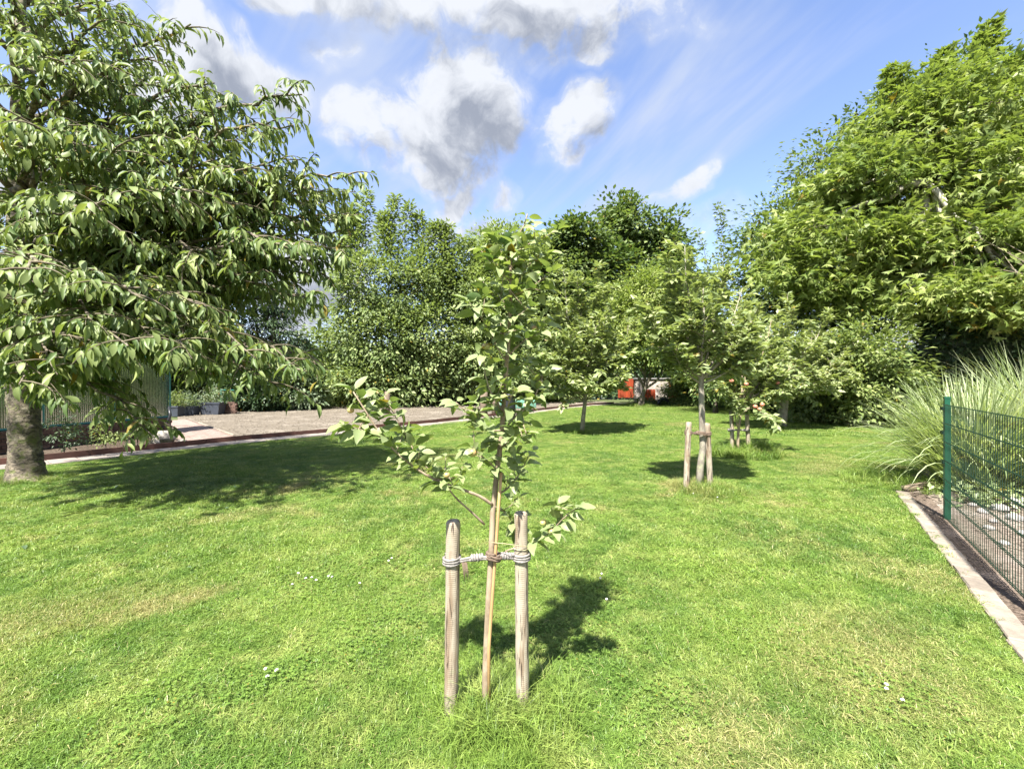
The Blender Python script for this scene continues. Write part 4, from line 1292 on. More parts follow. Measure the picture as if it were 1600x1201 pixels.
def coil(m, c, axis, r, turns, pitch, thick, n=18, phase=0.0):
    axis = np.array(axis, float); axis /= np.linalg.norm(axis)
    ref = np.array((0, 0, 1.0)) if abs(axis[2]) < .9 else np.array((1.0, 0, 0))
    u = np.cross(axis, ref); u /= np.linalg.norm(u); w = np.cross(axis, u)
    pts = []
    N_ = int(turns * n)
    for i in range(N_ + 1):
        a = 2 * math.pi * i / n + phase
        pts.append(np.array(c) + axis * (i / n - turns / 2) * pitch + (u * math.cos(a) + w * math.sin(a)) * r)
    m.tube(pts, thick, 12, twist=1.15)


def rope_tie(zl, zr, sl, sr, rl, tr_c, tr_r, thick, label, seed, mats=('rope', 'rope_brown'), wraps=9):
    """rope wound round both stakes and lashed to the stem between them"""
    root = empty('rope_tie', tuple(tr_c), label, 'rope')
    A = np.array(sl) ; B = np.array(sr)
    for (c, rad) in ((A, rl), (B, rl)):
        m = MB(); coil(m, c, (0.02, 0, 1), rad + thick * .8, 3.2, thick * 2.0, thick)
        m.build('coil', M[mats[0]], root, True)
    d = (B - A) / np.linalg.norm(B - A)
    a = A + d * (rl + 0.004); b = B - d * (rl + 0.004); t = np.array(tr_c)
    m = MB()
    for offz in (-thick * .8, thick * .8):
        m.tube([a + (0, -rl * .5, offz), (a + t) / 2 + (0, 0, offz), t + (0, -tr_r - thick, offz), (b + t) / 2 + (0, 0, offz), b + (0, -rl * .5, offz)], thick, 6)
    m.build('strand', M[mats[0]], root, True)
    for (p, q) in ((a, t), (t, b)):
        s = p + (q - p) * 0.30 if p is a else p + (q - p) * 0.28
        e = p + (q - p) * 0.72 if p is a else p + (q - p) * 1.0
        L = np.linalg.norm(e - s); turns = max(2, int(L / (thick * 2.1)))
        m = MB(); coil(m, (s + e) / 2, e - s, thick * 2.1, turns, thick * 2.1, thick, 12)
        m.build('wrapping', M[mats[0]], root, True)
    m = MB(); coil(m, t + (0, 0, 0), (0.15, 0.1, 1), tr_r + thick * 1.2, 2.6, thick * 1.9, thick, 16); coil(m, t + (0.006, 0, 0.002), (0.5, 0.0, 1), tr_r + thick * 1.8, 1.6, thick * 2, thick, 16)
    m.build('knot', M[mats[1]], root, True)
    return root


def apple(parent, c, r, mat, seed=0):
    m = MB(); n = 14; k = 10
    V = []; 
    for i in range(k + 1):
        th = math.pi * i / k
        rr = r * math.sin(th) * (1 + 0.06 * math.cos(th))
        z = r * 0.92 * math.cos(th) - (0.22 * r * math.exp(-(math.sin(th) / .32) ** 2) * (1 if th < 1.57 else -.7))
        for j in range(n):
            a = 2 * math.pi * j / n
            V.append((rr * math.cos(a), rr * math.sin(a), z))
    Fc = []
    for i in range(k):
        for j in range(n):
            Fc.append((i * n + j, (i + 1) * n + j, (i + 1) * n + (j + 1) % n, i * n + (j + 1) % n))
    m.add(np.array(V) + np.array(c), Fc)
    o = m.build('apple', mat, parent, True)
    m = MB(); m.tube([np.array(c) + (0, 0, r * .7), np.array(c) + (0.004, 0, r * 1.25), np.array(c) + (0.009, 0, r * 1.6)], 0.0013, 5)
    m.v = [v - np.array(parent.location) for v in m.v]
    st = bpy.data.objects.new('stalk', m.mesh('stalk', M['twig'])); link(st, o)
    return o


# ---- foreground sapling -----------------------------------------------------
D0 = 1.92
rng = np.random.default_rng(15)
SB = P(760, 1120, D0); SB = Vector((SB.x, D0, 0))
sap = empty('apple_sapling', SB, 'nearest young apple tree with few branches tied between two thick round stakes', 'tree', 'staked apple trees')


def PP(px, py, dd=0.0):
    return np.array(P(px, py, D0 + dd))


tpx = [(759, 1122, 0), (759, 1060, 0), (761, 1000, 0), (764, 930, 0), (768, 868, .0), (770, 800, .01), (776, 740, .01), (784, 675, .01), (789, 600, .0), (794, 540, 0), (798, 470, .0), (798, 408, .0), (806, 375, .0), (819, 352, .0), (824, 334, .0)]
tpts = [PP(*q) for q in tpx]
tpts[0][2] = -0.03
trad = [.0185, .0165, .0150, .0145, .0140, .0132, .0120, .0108, .0098, .0085, .0070, .0055, .0042, .003, .002]
m = MB(); m.tube(tpts, trad, 12, wob=0.05, rng=rng); m.build('trunk', M['bark_young'], sap, True)
BR = [  # pixel polylines with depth offsets, radius, spur from index
    ([(757, 819, 0), (735, 798, -.04), (712, 778, -.07), (696, 757, -.09), (680, 745, -.10)], .0055, 0.72),
    ([(769, 788, 0), (752, 776, -.03), (735, 769, -.05), (700, 757, -.08), (672, 746, -.10), (640, 725, -.12), (612, 700, -.13), (590, 672, -.14), (570, 640, -.15), (552, 612, -.15)], .0075, 0.42),
    ([(655, 735, -.11), (652, 715, -.08), (640, 690, -.06), (628, 668, -.05), (612, 640, -.05), (600, 618, -.05)], .004, 0.2),
    ([(598, 684, -.14), (575, 675, -.17), (556, 668, -.2), (540, 665, -.2)], .003, 0.1),
    ([(778, 772, 0), (792, 764, .03), (803, 752, .05), (815, 735, .06), (830, 705, .06)], .0055, 0.25),
    ([(774, 870, .02), (800, 856, .06), (838, 848, .05), (865, 826, .03), (884, 805, .0), (903, 793, -.02)], .004, 0.42),
    ([(786, 672, 0), (767, 673, -.02), (744, 659, -.05), (727, 642, -.07), (712, 628, -.08)], .005, 0.30),
    ([(787, 645, 0), (776, 628, -.03), (765, 610, -.05), (757, 580, -.06), (756, 555, -.06)], .005, 0.25),
    ([(787, 672, 0), (805, 650, .04), (826, 634, .06), (840, 612, .06), (850, 580, .05)], .005, 0.30),
    ([(793, 568, 0), (775, 540, -.04), (758, 505, -.06), (742, 482, -.07), (733, 472, -.07)], .0045, 0.3),
    ([(794, 556, 0), (815, 535, .03), (835, 520, .04), (850, 500, .04)], .0045, 0.3),
    ([(799, 462, 0), (810, 440, .02), (825, 412, .03), (850, 400, .04)], .004, 0.1),
    ([(799, 462, 0), (820, 455, -.04), (846, 438, -.07), (858, 425, -.08)], .004, 0.1),
    ([(798, 440, 0), (782, 425, -.03), (765, 408, -.05), (752, 392, -.06)], .004, 0.1),
    ([(798, 425, 0), (790, 405, .04), (778, 385, .06), (770, 370, .07)], .0035, 0.1),
    ([(796, 500, 0), (812, 492, -.04), (826, 480, -.06)], .003, 0.1),
    ([(795, 525, 0), (780, 520, -.05), (768, 512, -.08)], .003, 0.1),
    ([(790, 590, 0), (805, 580, .05), (818, 566, .07)], .003, 0.1),
    ([(786, 650, 0), (795, 630, -.05), (803, 612, -.07)], .003, 0.1),
    ([(780, 700, 0), (790, 680, .06), (796, 660, .08)], .003, 0.1),
    ([(799, 400, 0), (815, 388, -.03), (832, 378, -.04), (846, 372, -.05)], .0035, 0.1),
    ([(797, 480, 0), (780, 470, .03), (765, 455, .05), (755, 440, .06)], .0035, 0.1),
    ([(777, 735, 0), (765, 722, -.04), (752, 712, -.06), (740, 700, -.07)], .004, 0.1),
    ([(780, 700, 0), (795, 690, -.06), (812, 682, -.09), (826, 676, -.1)], .004, 0.1),
    ([(772, 790, 0), (790, 800, .04), (800, 815, .06), (806, 830, .06)], .003, 0.4),
]
leaf_meshes = single_leaf_meshes('leaf', 0.44, M['leaf_apple'], 8, 9, 0.2, 0.9, 0.1, 0.5)
nleaf = 0


SAPL = []


def put_leaf(p, d, s):
    global nleaf
    d = d / np.linalg.norm(d)
    up = np.array((0, 0, 1.0)) + rng.normal(size=3) * 0.45
    y = np.cross(up, d); y /= np.linalg.norm(y); z = np.cross(d, y)
    Mx = Matrix(((d[0], y[0], z[0], 0), (d[1], y[1], z[1], 0), (d[2], y[2], z[2], 0), (0, 0, 0, 1)))
    SAPL.append((s, Matrix.Translation(Vector(p) - SB) @ Mx @ Matrix.Scale(s, 4), nleaf % 8))
    nleaf += 1


def leafcluster(p, T, n, s=0.098):
    a0_ = rng.random() * 6.28
    for k in range(n):
        a = a0_ + k * 2.4
        u = np.array((math.cos(a), math.sin(a), rng.uniform(-.35, .75)))
        put_leaf(p, u + T * 0.45 + rng.normal(size=3) * .2, s * rng.uniform(.6, 1.15))


for pts, r0, st in BR:
    pl = np.array([PP(*q) for q in pts])
    # smooth the polyline a little
    pl2 = [pl[0]]
    for a, b in zip(pl[:-1], pl[1:]):
        pl2 += [a * .75 + b * .25, a * .25 + b * .75]
    pl2.append(pl[-1]); pl2 = np.array(pl2)
    m = MB(); m.tube(pl2, np.linspace(r0, r0 * .35, len(pl2)), 7, wob=.08, rng=rng); m.build('branch', M['bark_young'], sap, True)
    seg = np.linalg.norm(pl2[1:] - pl2[:-1], axis=1); cum = np.concatenate([[0], np.cumsum(seg)]); tot = cum[-1]
    s = st * tot
    while s < tot * 0.99:
        i = min(np.searchsorted(cum, s) - 1 if s > 0 else 0, len(seg) - 1); i = max(i, 0)
        p = pl2[i] + (pl2[i + 1] - pl2[i]) * (s - cum[i]) / seg[i]
        T = (pl2[i + 1] - pl2[i]) / seg[i]
        leafcluster(p, T, int(rng.integers(3, 5)))
        s += rng.uniform(0.030, 0.045)
    leafcluster(pl2[-1], T, 3, .085)
    tws = MB()
    for _ in range(max(2, int(tot * 9))):
        i = int(rng.integers(int(len(pl2) * max(.15, st * .8)), len(pl2) - 1)); q = pl2[i]
        d_ = rng.normal(size=3) * .8 + np.array((0, 0, .55)); d_ /= np.linalg.norm(d_); l_ = rng.uniform(.05, .12)
        e_ = q + d_ * l_
        tws.tube([q, q + d_ * l_ * .5 + rng.normal(size=3) * .004, e_], [.0022, .0018, .0012], 5)
        leafcluster(q + d_ * l_ * .6, d_, 2, .082); leafcluster(e_, d_, 3, .078)
    tws.build('twig', M['bark_young'], sap, True)
for i in range(8, 14):        # leaves straight off the leader
    for t in (0.25, .75):
        p = tpts[i] + (tpts[i + 1] - tpts[i]) * t
        leafcluster(p, np.array((0, 0, .4)), 2, .10)
for (px, py) in [(838, 345), (846, 358), (828, 340), (815, 360)]:
    put_leaf(tpts[-2], PP(px, py, rng.uniform(-.05, .05)) - tpts[-2], 0.07)
SAPL.sort(key=lambda q: -q[0])
for s_, mt_, k_ in SAPL[:295]:
    o = bpy.data.objects.new('leaf', leaf_meshes[k_]); link(o, sap); o.matrix_local = mt_
m = MB()
for s_, mt_, k_ in SAPL[295:]:
    me = leaf_meshes[k_]
    m.add([tuple(mt_ @ v.co) for v in me.vertices], [tuple(p.vertices) for p in me.polygons])
if m.n:
    o = link(bpy.data.objects.new('small_foliage', m.mesh('small_foliage', M['leaf_apple'], True)), sap); o['kind'] = 'stuff'
print('sapling leaves', nleaf)
for (px, py, dd, r) in [(738, 707, -.07, .021), (759, 541, -.06, .017), (835, 513, .03, .015), (844, 598, .05, .017), (559, 684, -.2, .014), (698, 742, -.10, .014), (862, 830, .02, .016), (848, 817, .04, .014), (548, 641, -.16, .014)]:
    apple(sap, PP(px, py, dd), r, M['apple'])

stake((P(705, 1122, D0).x, D0, 0), tuple(P(708, 816, D0)), 0.0315, 'round weathered stake left of the nearest sapling, the lower of its pair', 'wooden tree stakes', 1, 28)
stake((P(817, 1118, D0).x, D0 + .02, 0), tuple(P(814, 803, D0 + .02)), 0.0300, 'round weathered stake right of the nearest sapling, the taller of its pair', 'wooden tree stakes', 2, 28)
m = MB(); cpts = [PP(764, 1012, -.016), PP(769, 938, -.018), PP(774, 868, -.02), PP(780, 780, -.018), PP(783, 738, -.015)]
m.tube([np.array((cpts[0][0], cpts[0][1], -0.02))] + cpts, [.0075, .0075, .0075, .0073, .007, .0068], 10, wob=.03, rng=rng)
o = m.build('bamboo_cane', M['cane'], None, True, origin=tuple(cpts[0])); tag(o, 'thin brown cane tied along the stem of the nearest sapling', 'cane')
tc_ = PP(770, 868, -.008)
rope_tie(0, 0, PP(706, 874, 0), PP(815, 868, .02), 0.032, tc_, 0.022, 0.0056, 'thick grey rope joining both stakes of the nearest sapling with a dark knot', 1)
m = MB()
m.tube([PP(768, 847, -.025), PP(790, 849, -.045), PP(812, 852, -.03), PP(836, 855, .02)], 0.0016, 5)
coil(m, PP(814, 855, .02), (0.05, 0, 1), .033, 1.2, .004, .0014)
o = m.build('twine', M['twine'], None, True, origin=tuple(PP(768, 847, -.025))); tag(o, 'thin pale twine from the nearest sapling stem round its taller stake', 'twine')
# frayed rope end hanging below the left coil
m = MB()
for k in range(7):
    x0 = 722 + k * 1.2
    m.tube([PP(x0, 878, -.02), PP(x0 + 2, 893, -.03), PP(x0 + rng.uniform(0, 8), 905 + rng.uniform(-4, 10), -.03)], [.0016, .0014, .0006], 4)
o = m.build('rope_end', M['rope_brown'], None, True, origin=tuple(PP(722, 878, -.02))); tag(o, 'frayed brown rope end hanging beside the lower of the nearest stakes', 'rope')

# ---- second staked apple tree (5.9 m away) and third ----------------------------
def apple_staked(name, label, bx, by, trunk_px, tr, limbs_px, seed, leafL, d, gapl, sl, sn, bark='bark_pale', group='staked apple trees'):
    base = Vector((bx, by, 0))
    trunk_ = [np.array(P(x, y, d + dd)) for x, y, dd in trunk_px]; trunk_[0][2] = -.03
    L = []
    for (sx, sy, ex, ey, dd, r, lift) in limbs_px:
        S = np.array(P(sx, sy, d)); E = np.array(P(ex, ey, d + dd)); ll = np.linalg.norm(E - S)
        L.append((S, (S + E) / 2 + np.array(((E - S)[0] * .15, (E - S)[1] * .15, -lift * ll)), E, r))
    return limb_tree(name, label, 'tree', base, trunk_, tr, L, (leafL, 0.60), 'leaf_apple_far', bark, seed, side_n=sn, side_len=sl, leaf_gap=gapl, droop=0.1, hang=0.1, kind='simple', group=group, twigmat='twig_pale', spread=1.0)


d2 = 5.92
t2 = apple_staked('apple_tree', 'taller staked apple tree with pale trunk forking above two leaning stakes', P(1093, 765, d2).x, d2,
             [(1092, 768, 0), (1094, 730, 0), (1098, 700, 0), (1097, 660, 0), (1096, 620, 0), (1095, 585, 0), (1093, 560, 0)], [.055, .046, .042, .04, .038, .036, .030],
             [(1095, 590, 1040, 400, .1, .018, .05), (1095, 580, 1070, 385, -.3, .018, .03), (1095, 585, 1130, 420, .2, .018, .05), (1096, 592, 1185, 480, -.1, .03, .1), (1095, 590, 1000, 470, -.2, .018, .1), (1095, 590, 1010, 520, .5, .015, .1),
              (1095, 590, 1160, 450, .7, .018, .08), (1095, 600, 1180, 545, -.2, .015, .08), (1095, 600, 1045, 540, -.3, .015, .1), (1095, 590, 1100, 440, .9, .018, .05), (1095, 590, 1100, 480, -.45, .02, .05), (1095, 590, 1150, 570, .5, .015, .05), (1095, 590, 1050, 480, .5, .015, .05)],
             51, 0.125, d2, 0.0135, 0.46, 10.0)
stake(tuple(G(1072, 768)), tuple(P(1076, 660, 5.85)), 0.038, 'pale stake left of the forked staked apple tree', 'wooden tree stakes', 3)
stake((P(1110, 764, 5.95).x, 5.95, 0), tuple(P(1105, 662, 5.9)), 0.038, 'brownish stake leaning against the trunk of the forked staked apple tree', 'wooden tree stakes', 4)
rope_tie(0, 0, np.array(P(1075.5, 676, 5.86)), np.array(P(1105.5, 677, 5.91)), 0.039, np.array(P(1096, 677, 5.90)), 0.056, 0.008, 'brown rope tying the forked apple tree to its two stakes', 2, ('rope_brown', 'rope_brown'))

d3 = 8.75
t3 = apple_staked('apple_tree', 'small apple tree with red apples low between two thin far stakes', P(1153, 712, d3).x, d3,
             [(1153, 714, 0), (1153, 690, 0), (1154, 672, 0), (1156, 655, 0), (1158, 630, 0)], [.03, .026, .024, .024, .02],
             [(1154, 670, 1146, 630, 0, .018, .0), (1156, 660, 1165, 560, .1, .02, .02), (1156, 650, 1200, 600, -.1, .02, .05), (1156, 650, 1140, 560, .2, .02, .05), (1156, 640, 1215, 540, .3, .02, .05), (1156, 640, 1205, 650, -.4, .015, -.25),
              (1156, 630, 1170, 480, .3, .02, .02), (1156, 635, 1120, 580, .1, .015, .02), (1156, 630, 1205, 500, .6, .02, .05), (1156, 630, 1235, 575, .1, .018, .05), (1156, 620, 1185, 560, .1, .018, .05)],
             52, 0.145, d3, 0.017, 0.55, 8.5, bark='bark_young')
for (px, py, dd) in [(1180, 635, -.55), (1187, 639, -.55), (1191, 632, -.55), (1143, 595, -.3), (1166, 600, -.4), (1215, 598, -.1)]:
    apple(t3, np.array(P(px, py, d3 + dd)), .042, M['apple_red'])
stake((P(1141, 709, 9.0).x, 8.9, 0), tuple(P(1142.5, 642, 8.9)), 0.04, 'thin far stake under the red apples, the darker topped one', 'wooden tree stakes', 5)
stake((P(1168, 707, 9.0).x, 8.95, 0), tuple(P(1167, 648, 8.95)), 0.04, 'thin far stake under the red apples, partly behind hanging leaves', 'wooden tree stakes', 6)
m = MB(); m.tube([P(1138, 672, 8.86), P(1154, 671.5, 8.84), P(1171, 672.5, 8.9)], .018, 7)
coil(m, P(1142, 672, 8.9), (0, 0, 1), .05, 2.2, .02, .012); coil(m, P(1167, 672, 8.95), (0, 0, 1), .05, 2.2, .02, .012)
o = m.build('rope_tie', M['rope'], None, True, origin=tuple(P(1154, 672, 8.84))); tag(o, 'thin pale rope between the two far stakes under the red apples', 'rope')

# small lawn apple trees
def mid_apple(label, px, d, trunk_px, tr, limbs_px, seed, leafL, gap, sl, sn):
    return apple_staked('apple_tree', label, P(px, 600, d).x, d, trunk_px, tr, limbs_px, seed, leafL, d, gap, sl, sn, bark='bark_pale', group='apple trees on the lawn')


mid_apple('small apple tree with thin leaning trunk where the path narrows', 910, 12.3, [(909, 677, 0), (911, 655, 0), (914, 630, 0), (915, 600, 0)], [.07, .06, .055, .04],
          [(914, 625, 870, 470, 0, .022, .05), (914, 620, 905, 440, .3, .022, .02), (914, 620, 950, 470, -.2, .022, .05), (914, 620, 975, 540, .2, .018, .08), (914, 625, 855, 560, -.3, .018, .08), (914, 625, 975, 590, -.4, .025, .05), (914, 625, 860, 610, .3, .025, .02), (914, 620, 850, 500, .1, .02, .05), (914, 620, 880, 420, .5, .02, .02), (914, 620, 935, 425, .3, .02, .02), (914, 620, 990, 500, .4, .02, .06),
           (914, 620, 930, 510, -.8, .018, .03), (914, 620, 890, 520, -.9, .018, .03), (914, 625, 935, 600, -.9, .02, .03), (914, 620, 880, 590, -.8, .02, .03), (914, 620, 900, 480, .9, .018, .03), (914, 620, 945, 500, .8, .018, .03)],
          53, 0.19, 0.024, 0.9, 6.5)
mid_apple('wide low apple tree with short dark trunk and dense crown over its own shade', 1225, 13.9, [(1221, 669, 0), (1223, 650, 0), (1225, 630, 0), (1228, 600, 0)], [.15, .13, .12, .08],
          [(1225, 625, 1180, 500, 0, .06, .05), (1225, 620, 1230, 470, .3, .06, .02), (1225, 620, 1290, 490, -.2, .06, .05), (1225, 620, 1340, 530, .2, .05, .08), (1225, 625, 1140, 570, -.3, .05, .08), (1225, 625, 1330, 590, -.6, .04, .05), (1225, 625, 1160, 600, .3, .04, .02),
           (1225, 620, 1260, 540, -1.3, .05, .03), (1225, 620, 1200, 550, -1.2, .05, .03), (1225, 625, 1280, 590, -1.5, .04, .03), (1225, 620, 1210, 610, -1.4, .03, .03), (1225, 620, 1280, 510, 1.2, .05, .03), (1225, 620, 1210, 500, 1.2, .05, .03), (1225, 620, 1320, 560, 1.0, .05, .05)],
          54, 0.19, 0.022, 1.0, 6.5)


# ------------------------------------------------------------------ reed grass clumps
def reed(label, cx, cy, n, h, spread_, seed, base_r=0.32):
    rng = np.random.default_rng(seed)
    root = empty('reed_grass', (cx, cy, 0), label, 'ornamental grass', 'clumps of reed grass')
    a = rng.random(n) * 6.283; r = base_r * np.sqrt(rng.random(n))
    b = np.stack([cx + np.cos(a) * r, cy + np.sin(a) * r, np.zeros(n)], 1)
    a2 = a + rng.normal(size=n) * 0.6
    K = 9
    dirh = np.stack([np.cos(a2), np.sin(a2), np.zeros(n)], 1)
    Ln = h * rng.uniform(0.65, 1.15, n)
    stiff = rng.random(n) < 0.22
    th0 = np.radians(np.where(stiff, rng.uniform(72, 90, n), 88 - 48 * (r / base_r) * rng.random(n) - rng.uniform(0, 12, n)))
    kk = np.where(stiff, rng.uniform(0.05, 0.5, n), spread_ * rng.uniform(0.4, 1.45, n))
    tt = np.linspace(0, 1, K)
    th = th0[:, None] - kk[:, None] * tt[None] ** 1.6
    ds = Ln[:, None] / (K - 1)
    hx = np.concatenate([np.zeros((n, 1)), np.cumsum(np.cos(th[:, :-1]) * ds, 1)], 1)
    hz = np.concatenate([np.zeros((n, 1)), np.cumsum(np.sin(th[:, :-1]) * ds, 1)], 1)
    pts = b[:, None, :] + dirh[:, None, :] * hx[:, :, None]
    pts[:, :, 2] += hz
    side = np.stack([-np.sin(a2), np.cos(a2), np.zeros(n)], 1)
    tw_ = rng.uniform(-.8, .8, n)[:, None]
    side = norm(side * np.cos(tw_) + dirh * np.sin(tw_) * .5 + np.array((0, 0, .3)) * np.sin(tw_))
    w = np.array((0.5, .85, 1, 1, 1, .9, .75, .5, .06))[None] * (0.0075 * rng.uniform(.6, 1.3, n))[:, None]
    V = np.stack([pts - side[:, None] * w[:, :, None], pts + side[:, None] * w[:, :, None]], 2).reshape(n, K * 2, 3)
    q = []
    for i in range(K - 1):
        q += [(2 * i, 2 * i + 1, 2 * i + 3), (2 * i, 2 * i + 3, 2 * i + 2)]
    q = np.array(q)
    Fc = (q[None] + (np.arange(n) * K * 2)[:, None, None]).reshape(-1, 3)
    me = bpy.data.meshes.new('blades'); nf = len(Fc)
    Vf = V.reshape(-1, 3) - np.array((cx, cy, 0))
    Vf[:, 2] = np.maximum(Vf[:, 2], 0.02)
    me.vertices.add(len(Vf)); me.loops.add(nf * 3); me.polygons.add(nf)
    me.vertices.foreach_set('co', Vf.reshape(-1).astype(np.float32)); me.loops.foreach_set('vertex_index', Fc.reshape(-1).astype(np.int32))
    me.polygons.foreach_set('loop_start', (np.arange(nf) * 3).astype(np.int32)); me.polygons.foreach_set('use_smooth', np.ones(nf, bool))
    at = me.attributes.new('rnd', 'FLOAT', 'POINT'); at.data.foreach_set('value', np.repeat(rng.random(n), K * 2).astype(np.float32))
    me.materials.append(M['reed']); me.update(calc_edges=True)
    o = link(bpy.data.objects.new('blades', me), root); o['kind'] = 'stuff'
    return root


reed('pale arching clump of reed grass right behind the thick green fence post', 6.48, 6.0, 1500, 1.58, 1.4, 91, .38)
reed('pale arching clump of reed grass behind the wire panel at the picture edge', 7.95, 6.3, 1500, 1.95, 1.45, 92, .4)

# yellowish plant at the clumps' feet
rng = np.random.default_rng(93)
pl_ = empty('hosta_plant', (5.75, 5.3, 0), 'small yellow green plant at the foot of the reed grass behind the wire', 'plant')
n = 260
pos = np.array((5.75, 5.25, 0.12)) + rng.normal(size=(n, 3)) * (0.22, .15, .07); pos[:, 2] = np.maximum(pos[:, 2], .03)
me = leaves_mesh('foliage', pos, norm(rng.normal(size=(n, 3)) + (0, -.3, .1)), norm(rng.normal(size=(n, 3)) * .4 + (0, 0, 1)), .09, .05, 'simple', M['reed'], rng, origin=(5.75, 5.3, 0))
link(bpy.data.objects.new('foliage', me), pl_)

# ------------------------------------------------------------------ green wire fence on the right
PB = np.array((4.74, 4.68)); FD = -KD; FL = 2.5
fence = empty('wire_fence', (PB[0], PB[1], 0), 'dark green double rod wire fence panel with thick square post beside the kerb', 'fence')
ang = math.atan2(KD[1], KD[0])
m = MB(); m.box((PB[0], PB[1], 0.655), (0.06, 0.045, 1.31), ang)
m.build('post', M['green_metal'], fence)
m = MB(); m.box((PB[0], PB[1], 1.318), (0.066, 0.051, 0.022), ang); m.build('post_cap', M['green_metal'], fence)
q1 = PB + FD * (FL + .06)
m = MB(); m.box((q1[0], q1[1], 0.655), (0.06, 0.045, 1.31), ang); m.build('post', M['green_metal'], fence)
W0 = PB + FD * 0.05 - KN * 0.035
for z in (0.30, 0.62, 0.94, 1.2):
    m = MB(); c = PB + FD * 0.012 - KN * 0.04; m.box((c[0], c[1], z), (0.085, 0.02, 0.035), ang); m.build('clamp', M['green_wire'], fence)
vm = MB(); vm.tube([(0, 0, 0), (0, 0, 1.22)], 0.0028, 6); vme = vm.mesh('wire', M['green_wire'])
for k in range(50):
    c = PB + FD * (0.045 + k * 0.05) - KN * 0.035
    o = bpy.data.objects.new('wire', vme); link(o, fence); o.location = (c[0] - PB[0], c[1] - PB[1], 0.03)
for k in range(7):
    z = 0.045 + k * 0.2
    for s in (-1, 1):
        m = MB(); a = PB + FD * 0.02 - KN * (0.035 + s * 0.0065); b = PB + FD * (FL + .02) - KN * (0.035 + s * .0065)
        m.tube([(a[0], a[1], z), (b[0], b[1], z)], 0.0036, 6); m.build('rail', M['green_wire'], fence)


# rocks -----------------------------------------------------------------------
def rock(c, size, mat, label, group, seed, flat=0.6):
    rng = np.random.default_rng(seed)
    import bmesh
    bm = bmesh.new(); bmesh.ops.create_icosphere(bm, subdivisions=3, radius=1.0)
    k = rng.normal(size=(7, 3))
    for v in bm.verts:
        d = np.array(v.co); s = 1.0
        for q in k: s -= 0.10 * max(0, np.dot(d, q) / np.linalg.norm(q) - 0.45) * 2.2
        s += 0.05 * math.sin(d[0] * 7 + seed) * math.sin(d[1] * 8) + rng.normal() * .012
        v.co = Vector(d * s * size); v.co.z *= flat
    me = bpy.data.meshes.new('rock'); bm.to_mesh(me); bm.free(); me.materials.append(mat)
    o = link(bpy.data.objects.new('rock', me)); o.location = (c[0], c[1], size * flat * 0.45); o.rotation_euler = (0, 0, rng.uniform(0, 6))
    return tag(o, label, 'rock', group)


rock(tuple(G(258, 689))[:2], 0.26, M['rock'], 'largest grey rock at the corner of the flower bed beside the paving', 'rocks in the flower bed', 1, .75)
rock(tuple(G(240, 694))[:2], 0.13, M['rock'], 'small grey rock lying beside the largest rock in the flower bed', 'rocks in the flower bed', 2)
rock(tuple(G(285, 691))[:2], 0.10, M['rock'], 'brownish rock between the largest bed rock and the brick paving', 'rocks in the flower bed', 3)
rng = np.random.default_rng(31)
ROCKL = ['pale rock at the foot of the reed grass behind the wire, second in size', 'largest pale rock at the picture edge behind the wire', 'small pale rock lowest among those behind the wire post', 'pale rock in front of the largest one behind the wire',
         'pale rock nearest the yellow green plant behind the wire', 'tiny pale rock closest to the viewer behind the wire', 'small pale rock at the picture edge closest to the wire', 'small pale rock beside the thick green post behind the wire', 'tiny pale rock in the middle of the rocks behind the wire']
spots = [(1562, 797, .09), (1592, 790, .13), (1545, 826, .05), (1588, 812, .08), (1535, 800, .06), (1570, 850, .045), (1598, 835, .05), (1520, 790, .05), (1552, 815, .04)]
for i, (px, py, s) in enumerate(spots):
    c = G(px, py)
    rock((c.x, c.y), s, M['rock_white'], ROCKL[i], 'pale rocks behind the wire fence', 10 + i)

# gravel stones and mulch chips as joined real geometry
def chips(name, poly, n, s0, s1, mat, label, seed, z=0.0, cond=None):
    rng = np.random.default_rng(seed)
    x0 = min(p[0] for p in poly); x1 = max(p[0] for p in poly); y0 = min(p[1] for p in poly); y1 = max(p[1] for p in poly)
    X = rng.uniform(x0, x1, n * 4); Y = rng.uniform(y0, y1, n * 4)
    k = in_poly(X, Y, poly)
    if cond is not None: k &= cond(X, Y)
    X, Y = X[k][:n], Y[k][:n]; n = len(X)
    tv = np.array([(1, 0, 0), (0, 1, 0), (-1, 0, 0), (0, -1, 0), (0, 0, .7), (.2, .1, -.4)], float)
    tf = np.array([(0, 1, 4), (1, 2, 4), (2, 3, 4), (3, 0, 4)])
    sc = rng.uniform(s0, s1, n)[:, None] * rng.uniform(.5, 1.3, (n, 3)); sc[:, 2] *= .55
    a = rng.random(n) * 6.28
    v = tv[None] * (1 + rng.uniform(-.25, .25, (n, 6, 3))) * sc[:, None]
    vx = v[:, :, 0] * np.cos(a)[:, None] - v[:, :, 1] * np.sin(a)[:, None]; vy = v[:, :, 0] * np.sin(a)[:, None] + v[:, :, 1] * np.cos(a)[:, None]
    V = np.stack([vx + X[:, None], vy + Y[:, None], v[:, :, 2] + z], 2).reshape(-1, 3)
    Fc = (tf[None] + (np.arange(n) * 6)[:, None, None]).reshape(-1, 3)
    me = bpy.data.meshes.new(name); me.from_pydata(V.tolist(), [], Fc.tolist()); me.materials.append(mat); me.update()
    return tag(link(bpy.data.objects.new(name, me)), label, 'ground litter', kind='stuff')


